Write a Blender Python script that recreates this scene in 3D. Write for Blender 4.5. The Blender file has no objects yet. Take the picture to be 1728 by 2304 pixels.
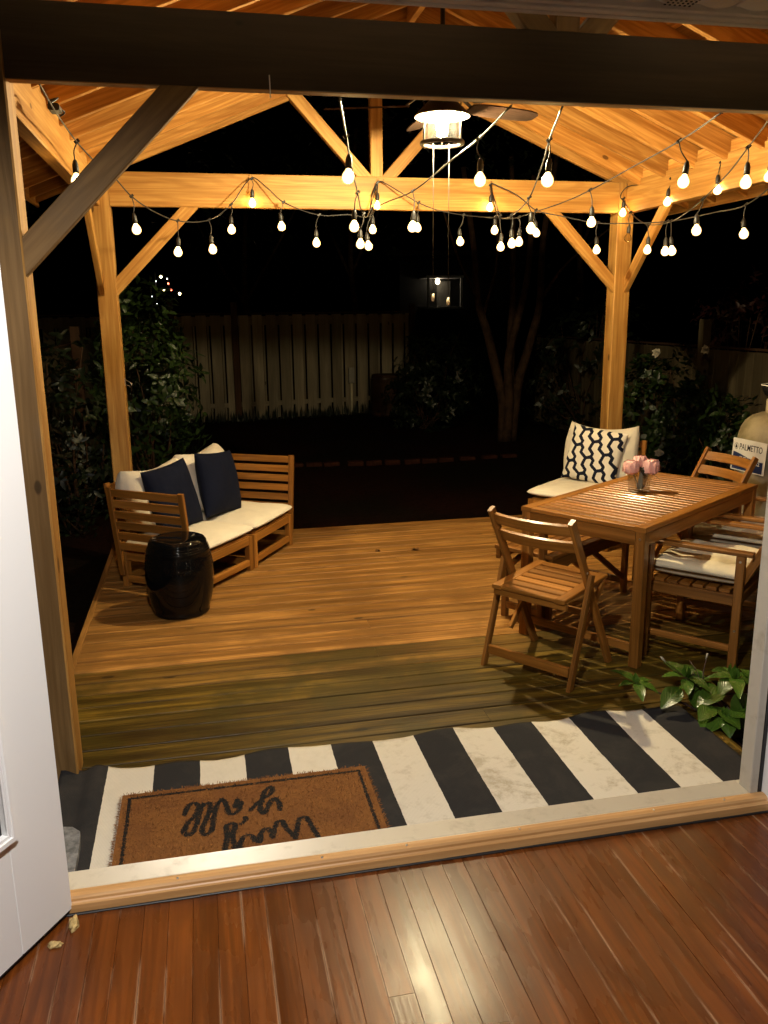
import bpy, bmesh, math, random
from mathutils import Vector, Matrix, noise, Euler
random.seed(7)
SC = bpy.context.scene
C = SC.collection
PI = math.pi
V = Vector

# ------------------------------------------------------------------ scene objects
def tag(o, label=None, cat=None, group=None, kind=None):
    if label: o['label'] = label
    if cat: o['category'] = cat
    if group: o['group'] = group
    if kind: o['kind'] = kind
    return o

def empty(name, loc=(0, 0, 0), rz=0.0):
    o = bpy.data.objects.new(name, None)
    o.empty_display_size = 0.1
    o.location = loc
    o.rotation_euler = (0, 0, rz)
    C.objects.link(o)
    return o

class MB:
    """collects boxes, bars, tubes and lathes and links them as ONE mesh object"""
    def __init__(self):
        self.v = []; self.f = []; self.uv = []; self.tone = []; self.mi = []; self.sm = []
    def face(self, idx, uv, tone, mi=0, smooth=False):
        self.f.append(tuple(idx)); self.uv.append(uv); self.tone.append(tone); self.mi.append(mi); self.sm.append(smooth)
    def bar(self, p0, p1, w, h, up=(0, 0, 1), mi=0, ch=0.003, tone=None, ext=0.0, c0=None, c1=None):
        """rectangular timber from p0 to p1 (axis in the middle), w sideways, h along up; the
        four long edges are chamfered; c0/c1 optionally cut the ends on a plane (point, normal)"""
        p0 = V(p0); p1 = V(p1); d = (p1 - p0); L = d.length; d.normalize()
        up = V(up); s = d.cross(up)
        if s.length < 1e-5: s = d.cross(V((1, 0, 0)))
        s.normalize(); u = s.cross(d).normalized()
        ch = min(ch, w * .3, h * .3)
        a, b = w / 2, h / 2
        prof = [(-a + ch, -b), (a - ch, -b), (a, -b + ch), (a, b - ch), (a - ch, b), (-a + ch, b), (-a, b - ch), (-a, -b + ch)]
        n = len(prof); base = len(self.v)
        tone = random.random() if tone is None else tone
        ou, ov = random.uniform(0, 40), random.uniform(0, 40)
        for k, (pp, cut) in enumerate(((p0, c0), (p1, c1))):
            for (x, y) in prof:
                q = pp + s * x + u * y
                if cut:
                    cp, cn = V(cut[0]), V(cut[1])
                    q = q + d * ((cp - q).dot(cn) / d.dot(cn))
                self.v.append(q)
        per = [0]
        for i in range(n):
            x0, y0 = prof[i]; x1, y1 = prof[(i + 1) % n]
            per.append(per[-1] + math.hypot(x1 - x0, y1 - y0))
        for i in range(n):
            j = (i + 1) % n
            q = [base + i, base + j, base + n + j, base + n + i]
            us = [(self.v[k] - p0).dot(d) + ou for k in q]
            vs = [per[i] + ov, per[i + 1] + ov, per[i + 1] + ov, per[i] + ov]
            self.face(q[::-1], list(zip(us, vs))[::-1], tone, mi)
        e0 = [base + i for i in range(n)]; e1 = [base + n + i for i in range(n)][::-1]
        for e, sg in ((e0, 0), (e1, 1)):
            self.face(e, [(ou + 3 + (self.v[k] - p0).dot(s) * .3, ov + (self.v[k] - p0).dot(u)) for k in e], tone * .8, mi)
    def box(self, lo, hi, mi=0, ch=0.003, tone=None, axis=None):
        lo, hi = V(lo), V(hi); c = (lo + hi) / 2; s = hi - lo
        if axis is None: axis = max(range(3), key=lambda k: s[k])
        p0 = c.copy(); p1 = c.copy(); p0[axis] = lo[axis]; p1[axis] = hi[axis]
        if axis == 2: self.bar(p0, p1, s[0], s[1], (0, 1, 0), mi, ch, tone)
        elif axis == 0: self.bar(p0, p1, s[1], s[2], (0, 0, 1), mi, ch, tone)
        else: self.bar(p0, p1, s[0], s[2], (0, 0, 1), mi, ch, tone)
    def tube(self, pts, r, seg=8, mi=0, cap=True, tone=.5):
        pts = [V(p) for p in pts]; n = len(pts); base = len(self.v)
        rr = r if isinstance(r, (list, tuple)) else [r] * n
        ref = V((0, 0, 1)); acc = 0; lens = []
        prev = None
        for i, p in enumerate(pts):
            t = (pts[min(i + 1, n - 1)] - pts[max(i - 1, 0)])
            t = t.normalized() if t.length > 1e-9 else V((0, 0, 1))
            if prev is None:
                a = t.cross(ref)
                if a.length < 1e-3: a = t.cross(V((1, 0, 0)))
            else:
                a = prev - t * prev.dot(t)
                if a.length < 1e-4: a = t.cross(ref)
            a.normalize(); prev = a; b = t.cross(a)
            if i: acc += (pts[i] - pts[i - 1]).length
            lens.append(acc)
            for k in range(seg):
                an = 2 * PI * k / seg
                self.v.append(p + (a * math.cos(an) + b * math.sin(an)) * rr[i])
        for i in range(n - 1):
            for k in range(seg):
                k2 = (k + 1) % seg
                q = [base + i * seg + k, base + i * seg + k2, base + (i + 1) * seg + k2, base + (i + 1) * seg + k]
                u0, u1 = lens[i], lens[i + 1]; cr = 2 * PI * rr[i] / seg
                self.face(q, [(u0, k * cr), (u0, (k + 1) * cr), (u1, (k + 1) * cr), (u1, k * cr)], tone, mi, True)
        if cap:
            for st, fl in ((0, True), (n - 1, False)):
                e = [base + st * seg + k for k in range(seg)]
                if fl: e = e[::-1]
                self.face(e, [(0, 0)] * seg, tone, mi)
    def lathe(self, prof, c=(0, 0, 0), seg=32, mi=0, smooth=True, tone=.5, a0=0.0, a1=2 * PI, sx=1, sy=1):
        base = len(self.v); c = V(c); n = len(prof); full = abs(a1 - a0 - 2 * PI) < 1e-6
        m = seg if full else seg + 1
        for (r, z) in prof:
            for k in range(m):
                an = a0 + (a1 - a0) * k / seg
                self.v.append(c + V((r * math.cos(an) * sx, r * math.sin(an) * sy, z)))
        for i in range(n - 1):
            for k in range(seg):
                k2 = (k + 1) % m if full else k + 1
                q = [base + i * m + k, base + i * m + k2, base + (i + 1) * m + k2, base + (i + 1) * m + k]
                u0, u1 = k / seg, (k + 1) / seg; v0, v1 = i / (n - 1), (i + 1) / (n - 1)
                self.face(q, [(u0, v0), (u1, v0), (u1, v1), (u0, v1)], tone, mi, smooth)
    def quad(self, a, b, c, d, tone=.5, mi=0, uv=None):
        i = len(self.v); self.v += [V(a), V(b), V(c), V(d)]
        self.face([i, i + 1, i + 2, i + 3], uv or [(0, 0), (1, 0), (1, 1), (0, 1)], tone, mi)
    def build(self, name, mats, parent=None):
        me = bpy.data.meshes.new(name)
        me.from_pydata([tuple(v) for v in self.v], [], self.f)
        uvl = me.uv_layers.new(name='UVMap')
        flat = []
        for u in self.uv:
            for (a, b) in u: flat += [a, b]
        uvl.data.foreach_set('uv', flat)
        at = me.attributes.new('tone', 'FLOAT', 'FACE'); at.data.foreach_set('value', self.tone)
        me.polygons.foreach_set('material_index', self.mi)
        me.polygons.foreach_set('use_smooth', self.sm)
        if not isinstance(mats, (list, tuple)): mats = [mats]
        for m in mats: me.materials.append(m)
        me.update()
        o = bpy.data.objects.new(name, me)
        C.objects.link(o)
        if parent: o.parent = parent
        return o

def grid_obj(name, verts, faces, mats, parent=None, smooth=True, uvs=None, vcol=None, mi=None):
    me = bpy.data.meshes.new(name)
    me.from_pydata([tuple(v) for v in verts], [], faces)
    if uvs:
        l = me.uv_layers.new(name='UVMap'); fl = []
        for p in me.polygons:
            for vi in p.vertices: fl += list(uvs[vi])
        l.data.foreach_set('uv', fl)
    if vcol:
        a = me.attributes.new('print', 'FLOAT', 'FACE'); a.data.foreach_set('value', vcol)
    if smooth: me.polygons.foreach_set('use_smooth', [True] * len(me.polygons))
    if not isinstance(mats, (list, tuple)): mats = [mats]
    for m in mats: me.materials.append(m)
    if mi: me.polygons.foreach_set('material_index', mi)
    me.update()
    o = bpy.data.objects.new(name, me); C.objects.link(o)
    if parent: o.parent = parent
    return o

def copy_tree(o, parent=None):
    c = o.copy(); C.objects.link(c); c.parent = parent
    if parent is not None: c.matrix_parent_inverse = o.matrix_parent_inverse.copy()
    for ch in list(o.children): copy_tree(ch, c)
    return c

# ------------------------------------------------------------------ materials
def newmat(name):
    m = bpy.data.materials.new(name); m.use_nodes = True
    nt = m.node_tree
    return m, nt, nt.nodes, nt.links, nt.nodes['Principled BSDF']

class NG:
    def __init__(self, nt): self.nt = nt; self.N = nt.nodes; self.L = nt.links
    def n(self, t, **kw):
        x = self.N.new(t)
        for k, v in kw.items():
            if k in ('operation', 'blend_type', 'data_type', 'noise_dimensions', 'feature', 'distance', 'wave_type', 'bands_direction', 'attribute_name', 'use_clamp', 'interpolation_type', 'clamp'):
                setattr(x, k, v)
        return x
    def link(self, a, b): self.L.new(a, b)
    def val(self, sock, x):
        if isinstance(x, (int, float)): sock.default_value = x
        elif isinstance(x, tuple): sock.default_value = x if len(x) != 3 or sock.type != 'RGBA' else (*x, 1)
        else: self.link(x, sock)
    def math(self, op, a, b=0.0, c=0.0, clamp=False):
        m = self.n('ShaderNodeMath', operation=op); m.use_clamp = clamp
        self.val(m.inputs[0], a); self.val(m.inputs[1], b); self.val(m.inputs[2], c)
        return m.outputs[0]
    def mapr(self, x, a, b, c=0.0, d=1.0, smooth=True):
        m = self.n('ShaderNodeMapRange'); m.interpolation_type = 'SMOOTHSTEP' if smooth else 'LINEAR'
        self.val(m.inputs[0], x)
        for i, q in enumerate((a, b, c, d)): m.inputs[1 + i].default_value = q
        return m.outputs[0]
    def mix(self, f, a, b, bt='MIX'):
        m = self.n('ShaderNodeMix', data_type='RGBA', blend_type=bt)
        self.val(m.inputs[0], f); self.val(m.inputs[6], a); self.val(m.inputs[7], b)
        return m.outputs[2]
    def noise(self, vec, scale=1, detail=3, rough=.55, dist=0):
        x = self.n('ShaderNodeTexNoise'); x.inputs['Scale'].default_value = scale
        x.inputs['Detail'].default_value = detail; x.inputs['Roughness'].default_value = rough
        x.inputs['Distortion'].default_value = dist
        if vec is not None: self.link(vec, x.inputs['Vector'])
        return x.outputs['Fac']
    def mapping(self, vec, scale=(1, 1, 1), loc=(0, 0, 0), rot=(0, 0, 0)):
        x = self.n('ShaderNodeMapping'); x.inputs['Scale'].default_value = scale
        x.inputs['Location'].default_value = loc; x.inputs['Rotation'].default_value = rot
        self.link(vec, x.inputs['Vector']); return x.outputs[0]
    def bump(self, h, strength, dist, bsdf):
        b = self.n('ShaderNodeBump'); b.inputs['Strength'].default_value = strength
        b.inputs['Distance'].default_value = dist; self.link(h, b.inputs['Height'])
        self.link(b.outputs[0], bsdf.inputs['Normal'])

def wood(name, light, dark, rough=.55, ring=.5, knots=.5, tonev=.35, coat=0.0, streak=26, bump=.25, stain=None, worn=0, spec=.35, knotcol=None, cr=(.34, .68)):
    m, nt, N, L, B = newmat(name); g = NG(nt)
    uv = g.n('ShaderNodeUVMap').outputs[0]
    tn = g.n('ShaderNodeAttribute', attribute_name='tone').outputs['Fac']
    fine = g.noise(g.mapping(uv, (2.2, streak * 3, 1)), 1, 4, .6)
    med = g.noise(g.mapping(uv, (.9, streak * .55, 1)), 1, 3, .55)
    cath = g.noise(g.mapping(uv, (.55, 7, 1)), 1, 1, .4)
    rg = g.math('SINE', g.math('MULTIPLY', cath, 75.0))
    rg = g.mapr(rg, -.2, 1, 0, 1)
    # knots: sparse voronoi cells squeezed along the grain
    vo = g.n('ShaderNodeTexVoronoi'); g.link(g.mapping(uv, (3.0, 6.0, 1)), vo.inputs['Vector']); vo.inputs['Scale'].default_value = 1
    wob = g.math('ADD', vo.outputs['Distance'], g.math('MULTIPLY', g.math('SUBTRACT', med, .5), .12))
    sep = g.n('ShaderNodeSeparateColor'); g.link(vo.outputs['Color'], sep.inputs[0])
    gate = g.math('GREATER_THAN', sep.outputs[0], 1 - knots * .20)
    kn = g.math('MULTIPLY', g.mapr(wob, .07, .105, 1, 0), gate)
    halo = g.math('MULTIPLY', g.mapr(wob, .08, .34, 1, 0), gate)
    f = g.math('ADD', g.math('MULTIPLY', med, .6), g.math('MULTIPLY', fine, .4))
    f = g.mapr(f, cr[0], cr[1], 0, 1)
    col = g.mix(f, dark, light)
    col = g.mix(g.math('MULTIPLY', rg, ring * .55), col, dark)
    col = g.mix(g.math('MULTIPLY', halo, .35), col, dark)
    kc = knotcol or tuple(x * .28 for x in dark)
    col = g.mix(g.math('MULTIPLY', kn, .85), col, kc)
    br = g.math('ADD', g.math('MULTIPLY', g.math('SUBTRACT', tn, .5), tonev * 2), 1.0)
    vm = g.n('ShaderNodeVectorMath'); vm.operation = 'SCALE'
    g.link(col, vm.inputs[0]); g.link(br, vm.inputs['Scale'])
    col = vm.outputs[0]
    if stain:
        geo = g.n('ShaderNodeNewGeometry').outputs['Position']
        s = g.noise(geo, stain[1], 4, .6, .4)
        col = g.mix(g.mapr(s, stain[2], stain[3], 0, stain[4]), col, stain[0])
    rr = g.math('ADD', rough - .12, g.math('MULTIPLY', med, .24))
    if worn:
        geo = g.n('ShaderNodeNewGeometry').outputs['Position']
        sp_ = g.n('ShaderNodeSeparateXYZ'); g.link(geo, sp_.inputs[0])
        fx = g.math('FRACT', g.math('DIVIDE', g.math('ADD', sp_.outputs[0], 3.0), .0733))
        sd_ = g.math('MINIMUM', fx, g.math('SUBTRACT', 1.0, fx))
        sn = g.noise(g.mapping(geo, (14, 2.2, 1)), 1, 4, .65)
        sm_ = g.math('MULTIPLY', g.mapr(sd_, .02, .085, 1, 0), g.mapr(sn, .46, .62, 0, 1))
        col = g.mix(g.math('MULTIPLY', sm_, .55), col, (.36, .22, .13))
        blot = g.noise(geo, 3.0, 2, .5, .2)
        col = g.mix(g.mapr(blot, .35, .75, 0, .45), col, (.05, .016, .006))
        w = g.noise(g.mapping(geo, (30, 3, 1)), 1, 4, .7)
        w2 = g.noise(geo, 2.2, 3, .6)
        ww = g.math('MULTIPLY', g.mapr(w, .60, .75, 0, 1), g.mapr(w2, .45, .62, 0, 1))
        col = g.mix(g.math('MULTIPLY', ww, worn), col, (.32, .2, .13))
        rr = g.math('ADD', rr, g.math('MULTIPLY', g.mapr(g.noise(geo, 5.0, 2, .5, .2), .25, .75, 0, 1), .06))
    g.link(col, B.inputs['Base Color']); g.link(rr, B.inputs['Roughness'])
    B.inputs['Specular IOR Level'].default_value = spec
    B.inputs['Coat Weight'].default_value = coat; B.inputs['Coat Roughness'].default_value = .12
    h = g.math('ADD', g.math('MULTIPLY', fine, .5), g.math('MULTIPLY', rg, .25))
    g.bump(h, bump, .004, B)
    return m

def plain(name, col, rough=.5, metal=0.0, spec=.5, nscale=0, namt=.15, bump=0, bscale=200, coat=0, dirt=None):
    m, nt, N, L, B = newmat(name); g = NG(nt)
    tc = g.n('ShaderNodeTexCoord').outputs['Object']
    c = None
    if nscale:
        nz = g.noise(tc, nscale, 4, .6)
        c = g.mix(g.mapr(nz, .3, .7, 0, 1), tuple(x * (1 - namt) for x in col), tuple(min(1, x * (1 + namt)) for x in col))
        g.link(g.math('ADD', rough - .06, g.math('MULTIPLY', nz, .12)), B.inputs['Roughness'])
    else:
        B.inputs['Roughness'].default_value = rough
    if dirt:
        nz = g.noise(tc, dirt[1], 5, .65, .3)
        c = g.mix(g.mapr(nz, dirt[2], dirt[3], 0, dirt[4]), c if c is not None else (*col, 1), dirt[0])
    if c is not None: g.link(c, B.inputs['Base Color'])
    else: B.inputs['Base Color'].default_value = (*col, 1)
    B.inputs['Metallic'].default_value = metal
    B.inputs['Specular IOR Level'].default_value = spec
    B.inputs['Coat Weight'].default_value = coat
    if bump: g.bump(g.noise(tc, bscale, 3, .6), bump, .002, B)
    return m

def fabric(name, col, weave=900, bump=.3, var=.08, wr=14):
    m, nt, N, L, B = newmat(name); g = NG(nt)
    tc = g.n('ShaderNodeTexCoord').outputs['Object']
    nz = g.noise(tc, 6, 4, .6)
    c = g.mix(g.mapr(nz, .3, .7, 0, 1), tuple(x * (1 - var) for x in col), tuple(min(1, x * (1 + var)) for x in col))
    g.link(c, B.inputs['Base Color'])
    B.inputs['Roughness'].default_value = .9; B.inputs['Specular IOR Level'].default_value = .15
    h = g.math('ADD', g.math('MULTIPLY', g.noise(tc, weave, 2, .5), .35), g.math('MULTIPLY', g.noise(tc, wr, 3, .5, .8), 2.2))
    g.bump(h, bump, .006, B)
    return m

def emit(name, col, s):
    m, nt, N, L, B = newmat(name)
    B.inputs['Base Color'].default_value = (*col, 1)
    B.inputs['Emission Color'].default_value = (*col, 1); B.inputs['Emission Strength'].default_value = s
    return m

def leafmat(name, col, rough=.3, var=.5, spec=.5):
    m, nt, N, L, B = newmat(name); g = NG(nt)
    tn = g.n('ShaderNodeAttribute', attribute_name='tone').outputs['Fac']
    uv = g.n('ShaderNodeUVMap').outputs[0]
    c = g.mix(tn, tuple(x * (1 - var) for x in col), tuple(x * (1 + var) for x in col))
    sx = g.n('ShaderNodeSeparateXYZ'); g.link(uv, sx.inputs[0])
    rib = g.mapr(g.math('ABSOLUTE', g.math('SUBTRACT', sx.outputs[0], .5)), 0, .06, 1, 0)
    c = g.mix(g.math('MULTIPLY', rib, .45), c, tuple(min(1, x * 2.2) for x in col))
    vein = g.math('SINE', g.math('MULTIPLY', g.math('ADD', sx.outputs[1], g.math('ABSOLUTE', g.math('SUBTRACT', sx.outputs[0], .5))), 42.0))
    g.link(c, B.inputs['Base Color']); B.inputs['Roughness'].default_value = rough
    B.inputs['Specular IOR Level'].default_value = spec
    g.bump(vein, .25, .002, B)
    return m

M = {}
M['pine'] = wood('pavilion_pine', (.46, .255, .072), (.25, .108, .020), .55, .75, 2.2, .22, 0, 22, .2, spec=.25)
M['pine_pale'] = wood('rafter_pine', (.56, .290, .078), (.25, .100, .017), .6, .85, 2.0, .38, 0, 20, .2, spec=.2)
M['pine_old_dim'] = wood('weathered_dim_pine', (.200, .116, .044), (.112, .060, .020), .65, .6, .9, .2, 0, 22, .3, spec=.2, stain=((.13, .085, .045), 3.5, .5, .75, .5))  # greyed front timber, its colour also darkened for the dim light on it
M['beam_shade'] = wood('shade_toned_header', (.050, .030, .015), (.028, .016, .008), .6, .5, 1.2, .1, 0, 22, .3, spec=.2)  # shade on the header's house side, put into the colour
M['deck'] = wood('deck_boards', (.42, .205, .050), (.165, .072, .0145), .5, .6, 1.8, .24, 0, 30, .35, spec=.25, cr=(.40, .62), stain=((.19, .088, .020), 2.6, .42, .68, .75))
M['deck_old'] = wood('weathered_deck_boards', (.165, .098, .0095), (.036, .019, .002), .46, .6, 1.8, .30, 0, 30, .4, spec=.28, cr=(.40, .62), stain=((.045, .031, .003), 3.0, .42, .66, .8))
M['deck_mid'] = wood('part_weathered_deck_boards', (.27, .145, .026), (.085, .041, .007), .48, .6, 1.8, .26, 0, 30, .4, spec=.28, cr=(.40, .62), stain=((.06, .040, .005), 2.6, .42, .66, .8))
M['acacia'] = wood('oiled_acacia', (.37, .155, .029), (.165, .061, .0085), .36, .5, .25, .30, .15, 30, .15, spec=.4)
M['acacia_old'] = wood('oiled_hardwood', (.30, .122, .022), (.13, .046, .006), .4, .5, .25, .30, .15, 30, .15, spec=.4)
M['floor'] = wood('red_oak_strip_floor', (.160, .041, .005), (.064, .015, .0018), .25, .8, .1, .16, 0, 26, .06, spec=.36, worn=.35)
M['sill'] = wood('oak_threshold', (.60, .345, .145), (.42, .22, .08), .4, .5, .1, .1, .1, 30, .12, spec=.4)
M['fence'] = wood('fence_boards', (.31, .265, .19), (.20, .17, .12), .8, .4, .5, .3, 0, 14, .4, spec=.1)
M['fence_side'] = wood('dark_side_fence_boards', (.085, .068, .04), (.05, .038, .022), .85, .4, .5, .3, 0, 14, .4, spec=.05)  # darker than the back fence boards
M['fence_dark'] = wood('fence_posts', (.075, .038, .022), (.04, .022, .013), .8, .4, .4, .3, 0, 14, .4, spec=.1)
M['white'] = plain('white_paint', (.86, .855, .85), .4, spec=.4, dirt=((.52, .49, .44), 3.0, .62, .85, .35), bump=.05, bscale=60)
M['white_dirty'] = plain('scuffed_white_paint', (.46, .425, .36), .5, spec=.35, dirt=((.30, .26, .20), 7.0, .52, .75, .7), bump=.12, bscale=40)
M['soffit'] = plain('vinyl_soffit', (.56, .53, .49), .5, spec=.4, nscale=5, namt=.08)
M['wall'] = plain('painted_wall', (.14, .135, .125), .7, spec=.2, nscale=3, namt=.04)
M['black'] = plain('black_rubber', (.012, .012, .013), .45, spec=.4)
M['black_cord'] = plain('black_cord', (.014, .012, .011), .5, spec=.4)
M['darkglass'] = plain('dark_glass', (.006, .006, .007), .04, spec=.6)
M['glaze'] = plain('black_glaze', (.003, .003, .0033), .05, spec=.25)
M['navy'] = fabric('navy_cotton', (.0032, .0052, .016), 1200, .35, .12, 9)
M['cream'] = fabric('cream_cotton', (.66, .60, .48), 900, .35, .05, 12)
M['beige'] = fabric('beige_chair_pad', (.64, .55, .38), 900, .4, .08, 10)
M['bronze'] = plain('bronze_metal', (.045, .034, .028), .4, .6, nscale=8)
M['shade_white'] = plain('white_enamel', (.8, .79, .75), .4)
M['lining'] = plain('aged_shade_lining', (.30, .28, .22), .5)
M['alu'] = None
M['string_bulb'] = emit('warm_bulb', (1, .66, .26), 75)
_n = M['string_bulb'].node_tree; _g = NG(_n); _lw = _n.nodes.new('ShaderNodeLayerWeight'); _lw.inputs[0].default_value = .5
_f = _g.math('POWER', _g.math('SUBTRACT', 1.0, _lw.outputs['Facing']), 7.0)      # the glass glows most where one looks through to the filament
_g.link(_g.math('ADD', 1.35, _g.math('MULTIPLY', _f, 240.0)), _n.nodes['Principled BSDF'].inputs['Emission Strength'])
M['fan_bulb'] = emit('fan_light_bulb', (1, .82, .48), 8000)
M['steel'] = plain('steel', (.6, .6, .6), .3, 1.0)
M['stone'] = plain('grey_stone', (.16, .16, .16), .7, nscale=30, namt=.5, bump=.5, bscale=60)
M['brick'] = plain('brick', (.03, .011, .006), .95, spec=.03, nscale=20, namt=.3, bump=.4, bscale=90)
M['bark'] = plain('smooth_bark', (.034, .018, .010), .8, spec=.1, nscale=9, namt=.45, bump=.25, bscale=30)
M['leaf'] = leafmat('shrub_leaf', (.012, .023, .0055), .3, .5, .35)
M['leaf_dark'] = leafmat('evergreen_leaf', (.007, .012, .004), .4)
M['leaf_red'] = leafmat('red_leaf', (.02, .004, .004), .45)
M['leaf_near'] = leafmat('hydrangea_leaf', (.036, .076, .008), .26, .55, .6)
M['petal'] = leafmat('pink_petal', (.70, .40, .35), .6, .22, .2)
M['petal_white'] = leafmat('white_petal', (.36, .33, .26), .6, .1, .2)
M['leaf_grey'] = leafmat('silver_leaf', (.16, .17, .14), .5, .3, .3)
M['dry'] = leafmat('dry_leaf', (.12, .055, .02), .7, .4, .2)
M['tank'] = plain('stained_fibreglass', (.34, .28, .17), .55, nscale=6, namt=.25, dirt=((.20, .18, .07), 4.5, .45, .7, .6), bump=.2, bscale=25)
M['paper'] = plain('sign_paper', (.80, .78, .72), .5)
M['blue'] = plain('sign_blue', (.012, .028, .11), .5)
M['ink'] = plain('sign_ink', (.02, .02, .022), .5)
M['foam'] = plain('crumbling_foam', (.40, .28, .11), .8, nscale=40, namt=.4, bump=.6, bscale=80)
M['plastic_grey'] = plain('grey_plastic', (.24, .22, .19), .5, nscale=7)
M['cream_paint'] = plain('cream_plastic', (.62, .55, .38), .5, nscale=6)
M['siding'] = plain('house_siding', (.004, .004, .004), .6, nscale=4)
M['roofing'] = plain('asphalt_shingles', (.04, .037, .035), .9, nscale=20, namt=.4)

M['chain'] = plain('glare_darkened_chain', (.012, .009, .005), .5, .0)  # chain colour darkened to offset the strong light of the close fan bulb
# ribbed aluminium
m, nt, N, L, B = newmat('ribbed_aluminium'); g = NG(nt)
tc = g.n('ShaderNodeTexCoord').outputs['Object']
sx = g.n('ShaderNodeSeparateXYZ'); g.link(tc, sx.inputs[0])
nz = g.noise(tc, 14, 5, .65, .3)
g.link(g.mix(g.mapr(nz, .5, .8, 0, 1), (.64, .56, .42), (.48, .41, .29)), B.inputs['Base Color'])
B.inputs['Metallic'].default_value = .12
g.link(g.math('ADD', .24, g.math('MULTIPLY', nz, .16)), B.inputs['Roughness'])
M['alu'] = m
# clear glass that lets light straight through (thin walls)
def clear(name, tint, gloss=.12, translu=0.0):
    m, nt, N, L, B = newmat(name); g = NG(nt)
    tr = N.new('ShaderNodeBsdfTransparent'); tr.inputs[0].default_value = (*tint, 1)
    gl = N.new('ShaderNodeBsdfGlossy'); gl.inputs['Roughness'].default_value = .03
    lw = N.new('ShaderNodeLayerWeight'); lw.inputs[0].default_value = .25
    mx = N.new('ShaderNodeMixShader')
    g.link(g.math('MULTIPLY', lw.outputs['Fresnel'], .6, clamp=True), mx.inputs[0])
    if translu:
        tl = N.new('ShaderNodeBsdfTranslucent'); tl.inputs[0].default_value = (.95, .93, .88, 1)
        tc = g.n('ShaderNodeTexCoord').outputs['Object']
        nz = g.noise(tc, 18, 4, .65, .5)
        m2 = N.new('ShaderNodeMixShader')
        g.link(g.mapr(nz, .3, .7, translu * .5, translu * 1.4), m2.inputs[0])
        g.link(tr.outputs[0], m2.inputs[1]); g.link(tl.outputs[0], m2.inputs[2])
        g.link(m2.outputs[0], mx.inputs[1])
    else:
        g.link(tr.outputs[0], mx.inputs[1])
    g.link(gl.outputs[0], mx.inputs[2])
    out = [n for n in N if n.type == 'OUTPUT_MATERIAL'][0]
    g.link(mx.outputs[0], out.inputs[0])
    return m
M['glass'] = clear('clear_glass', (.97, .98, .97))
M['seeded'] = clear('seeded_lantern_glass', (.93, .93, .90), translu=.0016)
M['bulb_glass'] = clear('unlit_bulb_glass', (.85, .82, .75))

# ------------------------------------------------------------------ camera and world
cam = bpy.data.cameras.new('camera'); co = bpy.data.objects.new('camera', cam); C.objects.link(co)
f_px, yaw, pitch, roll = 1891.97212, .209937269, -.234593093, -.010846627
fw = V((math.sin(yaw) * math.cos(pitch), math.cos(yaw) * math.cos(pitch), math.sin(pitch)))
r0 = V((math.cos(yaw), -math.sin(yaw), 0)); u0 = r0.cross(fw)
r1 = r0 * math.cos(roll) + u0 * math.sin(roll); u1 = u0 * math.cos(roll) - r0 * math.sin(roll)
co.matrix_world = Matrix(((r1.x, u1.x, -fw.x, .566937), (r1.y, u1.y, -fw.y, -6.614706), (r1.z, u1.z, -fw.z, 1.789892), (0, 0, 0, 1)))
cam.sensor_fit = 'VERTICAL'; cam.sensor_height = 24; cam.lens = f_px / 2304 * 24
cam.clip_start = .05; cam.clip_end = 500
SC.camera = co
W = bpy.data.worlds.new('World'); SC.world = W; W.use_nodes = True
bg = W.node_tree.nodes['Background']
sky = W.node_tree.nodes.new('ShaderNodeTexSky'); sky.sky_type = 'NISHITA'; sky.sun_disc = False
sky.sun_elevation = math.radians(-6); sky.sun_rotation = math.radians(180)
W.node_tree.links.new(sky.outputs[0], bg.inputs[0]); bg.inputs[1].default_value = .02
SC.view_settings.view_transform = 'Standard'; SC.view_settings.look = 'None'
SC.view_settings.exposure = 0; SC.view_settings.gamma = 1
cy = SC.cycles
cy.caustics_reflective = False; cy.caustics_refractive = False
cy.max_bounces = 8; cy.diffuse_bounces = 4; cy.transparent_max_bounces = 12
cy.sample_clamp_indirect = 4; cy.use_denoising = True

# ------------------------------------------------------------------ setting: ground, deck, interior floor
PW, PD, HB, BH = 3.94, 3.44, 2.54, .235          # pavilion clear width, depth, beam underside, beam height
YW = -4.19                                        # inner edge of the threshold
GZ = -.14
def ground():
    vs, fs = [], []
    n = 90
    def cr(t): return math.copysign(abs(t) ** 2.2, t)
    for j in range(n + 1):
        for i in range(n + 1):
            x = 2 + cr(i / n * 2 - 1) * 60; y = 4 + cr(j / n * 2 - 1) * 60
            z = GZ + .03 * noise.noise(V((x * .5, y * .5, 3))) + .012 * noise.noise(V((x * 3, y * 3, 1)))
            if -4.6 > y: z = GZ - .05
            vs.append((x, y, z))
    for j in range(n):
        for i in range(n):
            a = j * (n + 1) + i; fs.append((a, a + 1, a + n + 2, a + n + 1))
    m, nt, N, L, B = newmat('mulch_and_soil'); g = NG(nt)
    p = g.n('ShaderNodeNewGeometry').outputs['Position']
    a = g.noise(p, .5, 4, .6); b = g.noise(p, 26, 5, .7)
    c = g.mix(g.mapr(a, .4, .6, 0, 1), (.016, .005, .003), (.008, .0055, .003))
    c = g.mix(g.mapr(b, .4, .7, 0, 1), c, (.003, .002, .0012))
    g.link(c, B.inputs['Base Color']); B.inputs['Roughness'].default_value = .95; B.inputs['Specular IOR Level'].default_value = .03
    g.bump(b, .8, .03, B)
    o = grid_obj('ground', vs, fs, m); o['kind'] = 'structure'
ground()

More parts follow.
